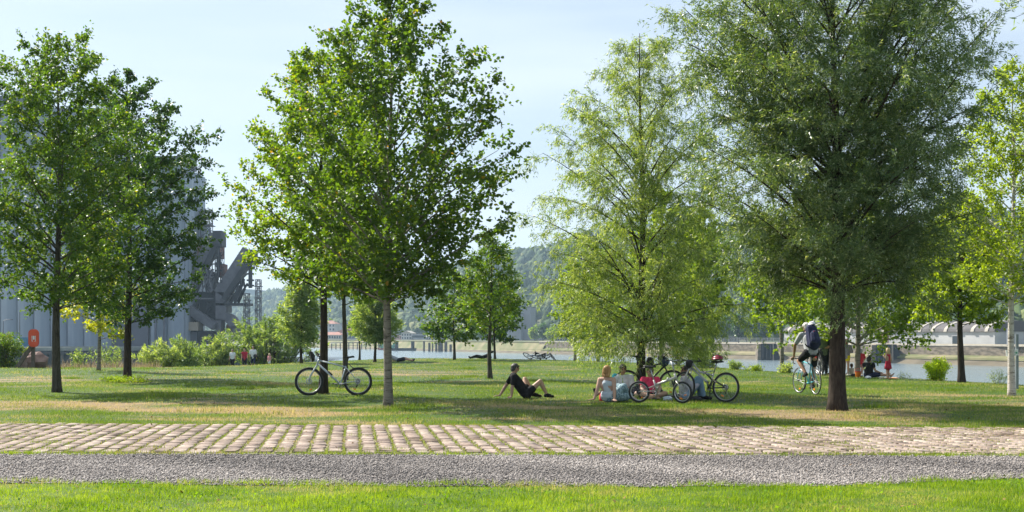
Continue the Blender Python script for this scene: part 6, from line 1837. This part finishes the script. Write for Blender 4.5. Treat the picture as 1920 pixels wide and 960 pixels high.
def BX(name, off, d, m, vox=.014, sm=6):
    q_ = []
    for sx in (-1, 1):
        for sy in (-1, 1):
            q_.append((c0 + tl @ (Vector(off) + V3(sx * d[0] * .5, sy * d[1] * .5, -d[2] / 2)), .05, c0 + tl @ (Vector(off) + V3(sx * d[0] * .42, sy * d[1] * .40, d[2] / 2)), .045))
    q_.append((c0 + tl @ (Vector(off) + V3(0, 0, -d[2] / 2)), d[1] * .5 + .03, c0 + tl @ (Vector(off) + V3(0, 0, d[2] / 2)), d[1] * .42 + .03))
    return blob(name, q_, m, bp_r, vox, sm)
BX('main_sack', (0, 0, 0), (.13, .22, .46), M['c_navy'])
BX('front_pocket', (-.12, 0, -.08), (.04, .16, .20), M['c_navy'])
q = MB()
for s in (-1, 1): q.tube([c0 + tl @ V3(.10, s * .10, .24), c0 + V3(.30, s * .13, .10), c0 + V3(.26, s * .16, -.10), c0 + tl @ V3(.08, s * .16, -.24)], .016, 6)
q.build('strap', M['c_black'], bp_r, True)
q = MB(); q.box(tuple(c0 + tl @ V3(-.19, .02, .06)), (.012, .05, .03)); q.build('buckle', M['c_red2'], bp_r)
hw = helmet('white helmet strapped on top of the backpack', (0, 0, 0), M['c_white'], R(101), .85, (0, .2))
hw.location = cy.matrix_basis @ (c0 + tl @ V3(-.02, -.03, .33))
# saddle bag with lamp
q = MB(); q.sphere((0, 0, 0), 1, 10, 7, scale=(.08, .05, .05)); o = q.build('saddle_bag', M['c_trouser_tan'], bk9, True); o.location = s_ + V3(-.17, 0, -.05)
q = MB(); q.box((0, 0, 0), (.02, .04, .03)); o = q.build('rear_lamp', M['red_lamp'], bk9); o.location = s_ + V3(-.26, 0, .0)

FV = .014
# standing pair behind the large trunk
p_ = at(1545, 703); person('person in olive shirt and dark trousers standing with a bicycle behind the cyclist', p_, R(10), standing(1.66, arms=dict(wrL=(-.22, .25, 1.02), wrR=(.22, .25, 1.02), elL=(-.26, .02, 1.14), elR=(.26, .02, 1.14))), 'skin', ('c_green', 1.0, .1), ('c_dark', 1.9), 'c_black', ('hair_dark', 'short'), voxel=FV)
p_ = at(1559, 703); person('person in dark clothes standing mostly hidden behind the large trunk', p_, R(60), standing(1.62, arms=dict(wrL=(-.22, .30, 1.10), elL=(-.26, .05, 1.15))), 'skin_tan', ('c_dark', .6, .1), ('c_dark', 1.9), 'c_black', ('hair_brown', 'short'), voxel=FV)
# child in yellow shorts with red helmet
p_ = at(1587, 704.5); person('child with red helmet, grey mauve top and yellow shorts standing with folded arms', p_, R(-35), standing(1.38, .075, arms=dict(elL=(-.26, .05, 1.14), elR=(.26, .05, 1.14), wrL=(.05, .20, 1.18), wrR=(-.05, .20, 1.16))), 'skin', ('c_purple', 1.6, .1), ('c_yellow', .35), 'c_white', ('helmet_red', 'helmet'), k=.80, hf=1.1, voxel=FV)
# toddler
J = dict(hipL=(-.04, 0, .06), hipR=(.04, 0, .06), pel=(0, 0, .10), chest=(0, 0, .20), neck=(0, 0, .29), head=(0, .01, .39), face=(.5, .8, 0), shL=(-.08, 0, .27), shR=(.08, 0, .27), elL=(-.11, .03, .19), elR=(.11, .03, .19), wrL=(-.08, .10, .13), wrR=(.08, .10, .13),
         knL=(-.10, .16, .10), knR=(.10, .16, .10), anL=(-.06, .27, .05), anR=(.06, .27, .05), toL=(-.07, .32, .08), toR=(.07, .32, .08))
person('small toddler in a cream top sitting left of the pale trunk', at(1597, 704), R(20), J, 'skin', ('c_cream', .5, .02), ('c_cream', .6), None, ('hair_brown', 'short'), k=.52, hf=1.35, voxel=.011)
# child in red with a cap
p_ = at(1614, 705); person('child in dark red top with grey cap standing right of the pale trunk', p_, R(-20), standing(1.02, .07, arms=dict(elR=(.27, .06, 1.16), wrR=(.16, .26, 1.05))), 'skin', ('c_red2', .8, .12), ('c_rose', .5), None, ('c_grey', 'cap'), k=.62, hf=1.3, voxel=.012)
q = MB(); q.sphere((0, 0, 0), 1, 9, 6, scale=(.09, .07, .12), jit=.15, rnd=random.Random(9)); o = tag(q.build('white_cloth', M['c_white']), 'white cloth held up by the child in the dark red top', 'cloth'); o.location = Vector(p_) + V3(.20, -.12, .52)
# woman seated in black
J = dict(hipL=(-.06, .06, .11), hipR=(.06, -.04, .11), pel=(0, 0, .16), chest=(-.02, 0, .36), neck=(.0, .01, .52), head=(.02, .03, .645), face=(.6, .8, -.2), shL=(-.14, .09, .47), shR=(.13, -.09, .47), elL=(-.10, .26, .28), elR=(.20, -.12, .25), wrL=(.10, .34, .22), wrR=(.38, -.02, .20),
         knL=(.42, .30, .12), knR=(.45, .06, .10), anL=(.82, .42, .07), anR=(.86, .12, .07), toL=(.90, .44, .14), toR=(.94, .13, .14))
person('woman in black top with hair bun seated on the grass, legs stretched to the right', at(1629, 708), 0, J, 'skin', ('c_black', .35, .02), ('c_navy', .75), None, ('hair_dark', 'bun'), voxel=.011, bulk=.95)
# girl in the dark red dress
p_ = at(1665, 710.5)
J = standing(1.08, .06, arms=dict(elL=(-.26, -.05, 1.15), wrL=(-.20, .12, 1.28), elR=(.25, -.02, 1.12), wrR=(.26, .04, .90)))
def sc(v, k_=1.08 / 1.75): return tuple(x * k_ for x in v)
drs = [(sc((0, 0, 1.02)), .075, sc((0, 0, 1.30)), .075), (sc((-.09, 0, 1.36)), .05, sc((.09, 0, 1.36)), .05), (sc((-.05, 0, 1.28)), .068, sc((.05, 0, 1.28)), .068)]
for i in range(10):
    an = 2 * PI * i / 10; drs.append((sc((.07 * math.cos(an), .05 * math.sin(an), 1.05)), .040, sc((.19 * math.cos(an), .15 * math.sin(an), .60)), .032))
drs.append((sc((0, 0, .95)), .08, sc((0, 0, .62)), .10))
person('little blonde girl in a dark red dress standing at the water side', p_, R(35), J, 'skin', None, None, None, ('hair_palebl', 'bob'), k=.63, hf=1.28, voxel=.011, dress=('c_red', drs))
# picnic things
q = MB(); n = 12; vs = [(x / n * 1.7 - .85, y / 4 * .9 - .45, .03 + .012 * math.sin(x * 2.1) * math.cos(y * 1.7)) for y in range(5) for x in range(n + 1)]
fs = [(y * (n + 1) + x, y * (n + 1) + x + 1, (y + 1) * (n + 1) + x + 1, (y + 1) * (n + 1) + x) for y in range(4) for x in range(n)]
q.add(vs, fs); o = tag(q.build('picnic_rug', M['c_cream']), 'pale picnic rug on the grass under the family', 'rug'); o.location = at(1601, 705.5, .03)
q = MB(); q.tube([(0, 0, 0), (0, 0, .20)], [.09, .12], 14); o = tag(q.build('bucket', mat('orange_plastic', (0.85, 0.22, 0.02), None, 5, .4)), 'orange plastic bucket at the foot of the pale trunk', 'bucket'); o.location = at(1609, 707)
q = MB(); q.torus((0, 0, .2), .12, .008, 'z', 16, 5); h_ = q.build('rim', M['c_red2'], o); q = MB(); q.torus((0, 0, .2), .115, .006, 'y', 12, 5, a0=0, a1=PI); q.build('handle', M['c_red2'], o)
q = MB(); q.sphere((0, 0, .05), 1, 10, 6, scale=(.14, .12, .06), jit=.12, rnd=random.Random(11)); o = tag(q.build('rucksack', M['c_dark'], None, True), 'small dark bag at the foot of the pale trunk beside the bucket', 'bag'); o.location = at(1602, 706)
q = MB(); q.sphere((0, 0, .05), 1, 10, 6, scale=(.11, .10, .06), jit=.12, rnd=random.Random(12)); o = tag(q.build('white_towel', M['c_white']), 'white towel on the grass before the woman in the black top', 'towel'); o.location = at(1628, 711)
q = MB(); q.sphere((0, 0, .03), 1, 10, 6, scale=(.20, .12, .04), jit=.15, rnd=random.Random(13)); o = tag(q.build('orange_towel', mat('orange_towel_cloth', (0.72, 0.28, 0.12), (0.6, 0.4, 0.25), 10, .9)), 'orange towel lying right of the girl in the dark red dress', 'towel'); o.location = at(1675, 711.5)
q = MB(); q.sphere((0, 0, .02), 1, 10, 6, scale=(.16, .10, .03), jit=.15, rnd=random.Random(14)); o = tag(q.build('sandals', M['c_cream']), 'pale sandals left of the feet of the girl in the dark red dress', 'sandals'); o.location = at(1655, 710.5)

# walkers on the path beyond the brow
def walker(x, D, lab, h, tp, bt, hr, rz=PI, k=.95, hf=1.0, stride=.12, **kw):
    X = (x - 960) / FPX * D; person(lab, (X, D, gz(X, D)), rz, standing(h, stride=stride, **kw), 'skin', tp, bt, 'c_white', hr, k=k, hf=hf, voxel=.02, face=False)
walker(436, 96, 'woman in white top and black trousers, leftmost of the walkers', 1.62, ('c_white', .6, .05), ('c_black', 1.9), ('hair_brown', 'short'), R(170))
walker(458.5, 96, 'woman in dark red top walking second from the left', 1.62, ('c_red', .3, .1), ('c_dark', 1.0), ('hair_brown', 'long'), R(200))
walker(474.5, 96, 'man in white shirt with a dark shoulder bag, third of the walkers', 1.78, ('c_white', .8, .1), ('c_navy', 1.0), ('hair_brown', 'short'), R(190))
walker(505, 96, 'little blonde child in a pale pink top at the right end of the walkers', 1.15, ('c_rose', .6, .1), ('c_white', .6), ('hair_palebl', 'bob'), R(150), k=.68, hf=1.25, stride=.06)
X_ = (478.5 - 960) / FPX * 95.8; q = MB(); q.sphere((0, 0, 0), 1, 8, 6, scale=(.14, .09, .14)); o = tag(q.build('shoulder_bag', M['bag_black'], None, True), 'dark shoulder bag at the hip of the man in the white shirt', 'bag'); o.location = (X_, 95.75, gz(X_, 96) + 1.02)
# reclining people near the river
J = dict(hipL=(-.02, .10, .10), hipR=(-.02, -.10, .10), pel=(-.06, 0, .13), chest=(-.30, 0, .22), neck=(-.48, 0, .36), head=(-.58, 0, .46), face=(1, -.3, .2), shL=(-.42, .17, .31), shR=(-.42, -.17, .31), elL=(-.55, .22, .08), elR=(-.55, -.22, .08), wrL=(-.35, .2, .05), wrR=(-.35, -.2, .05),
         knL=(.40, .10, .22), knR=(.42, -.10, .14), anL=(.80, .10, .08), anR=(.86, -.10, .08), toL=(.86, .1, .16), toR=(.92, -.1, .16))
p_ = gp(747, 679); person('person in grey reclining on the grass beside the aspen trunk, far away', (p_.x, p_.y, gz(p_.x, p_.y)), R(10), J, 'skin', ('c_grey', .6, .02), ('c_dark', .8), 'c_dark', ('hair_palebl', 'short'), voxel=.02, face=False)
p_ = gp(905, 673); person('person in dark clothes lying near the water left of the slender tree', (p_.x, p_.y, gz(p_.x, p_.y)), R(180), J, 'skin_tan', ('c_dark', .9, .02), ('c_dark', 1.8), 'c_dark', ('hair_dark', 'short'), voxel=.02, face=False)

# ------------------------------------------------------------ lifebuoy station, rock, sign
M['buoy_red'] = mat('lifebuoy_orange_red', (0.72, 0.10, 0.05), (0.62, 0.08, 0.04), 4, .4)
M['old_wood'] = mat('weathered_wood', (0.16, 0.13, 0.11), (0.08, 0.065, 0.055), 6, .9, stretch=(6, 6, 1))
p_ = at(56, 690); kb = pxm(690)
lb = empty('lifebuoy_station', p_, 0, 'orange red lifebuoy box on leaning wooden posts at the left by the basin', 'lifebuoy box')
def rr_prism(w, h, r, n=6):
    pts = []
    for cx, cz, a0 in ((w / 2 - r, h / 2 - r, 0), (-w / 2 + r, h / 2 - r, PI / 2), (-w / 2 + r, -h / 2 + r, PI), (w / 2 - r, -h / 2 + r, 1.5 * PI)):
        for i in range(n + 1): pts.append((cx + r * math.cos(a0 + PI / 2 * i / n), cz + r * math.sin(a0 + PI / 2 * i / n)))
    return pts
q = MB(); q.prism([(x, z) for x, z in rr_prism(.48, .84, .20)], -.11, .11); bx = q.build('box', M['buoy_red'], lb); bx.location = (.18, 0, 1.40); bx.rotation_euler = (0, 0, .35)
q = MB(); q.prism([(x * .86, z * .90) for x, z in rr_prism(.48, .84, .18)], -.135, -.11); q.build('lid', M['buoy_red'], bx)
q = MB(); q.box((-.075, -.14, -.02), (.025, .006, .26)); q.box((.075, -.14, -.02), (.025, .006, .26)); q.box((-.055, -.14, -.14), (.05, .006, .025)); q.box((.055, -.14, -.14), (.05, .006, .025)); q.box((0, -.14, .02), (.075, .006, .17)); q.build('white_marking', M['c_white'], bx)
q = MB(); q.bar((-.68, .0, -.1), (.16, .08, 1.18), .16, .12, (0, 1, 0)); q.build('post', M['old_wood'], lb)
q = MB(); q.bar((.10, .12, -.1), (.12, .12, 1.12), .15, .12, (0, 1, 0)); q.build('post', M['old_wood'], lb)
# rock
q = MB(); rr_ = random.Random(21); q.sphere((0, 0, 0), 1, 11, 8, scale=(.68, .45, .50), jit=.20, rnd=rr_)
o = tag(q.build('rock', mat('brown_rock', (0.15, 0.10, 0.085), (0.30, 0.22, 0.19), 3, .9, bump=.6, bscale=8)), 'rough brown boulder beside the lifebuoy box', 'rock'); o.location = at(64, 689, .32)
# sign at the right edge
p_ = at(1903, 733)
sg = empty('information_sign', (14.22, 36.2, gz(14.22, 36.2)), 0, 'white notice board on a grey post behind the white birch trunk', 'sign')
q = MB(); q.tube([(.06, 0, -.1), (.06, 0, 1.55)], .05, 8); q.build('post', M['fence'], sg)
q = MB(); q.box((-.10, -.06, 1.03), (.34, .03, .17), Matrix.Rotation(-.08, 3, 'Y')); q.build('board', M['paint_white'], sg)
q = MB()
for i_, (x_, z_, w_) in enumerate([(-.13, 1.055, .12), (-.06, 1.035, .10), (-.12, 1.01, .14), (-.06, .99, .09)]): q.box((x_, -.078, z_), (w_, .004, .010))
q.box((.02, -.078, 1.03), (.05, .004, .05)); q.build('print', M['green_paint'], sg)
pn = empty('advert_column', ((1893 - 960) / FPX * 380, 380, -1.4), 0, 'tall grey notice column on the far quay left of the white birch trunk', 'column')
q = MB(); q.box((0, 0, 2.6), (1.5, .4, 5.2)); q.build('panel', M['wall_grey'], pn); q = MB(); q.box((0, 0, .15), (2.0, .9, .3)); q.build('foot', M['block_pale'], pn)
# ------------------------------------------------------------ haze
hz = bpy.data.materials.new('haze_air'); hz.use_nodes = True
nt = hz.node_tree; nt.nodes.clear()
ho = nt.nodes.new("ShaderNodeOutputMaterial"); pv = nt.nodes.new("ShaderNodeVolumePrincipled")
pv.inputs['Color'].default_value = (0.58, 0.80, 1.0, 1); pv.inputs['Density'].default_value = 0.00014
pv.inputs['Anisotropy'].default_value = 0.25
nt.links.new(pv.outputs['Volume'], ho.inputs['Volume'])
q = MB(); q.box((0, 1400, 90), (5200, 3500, 202))
tag(q.build('haze', hz), kind='stuff')
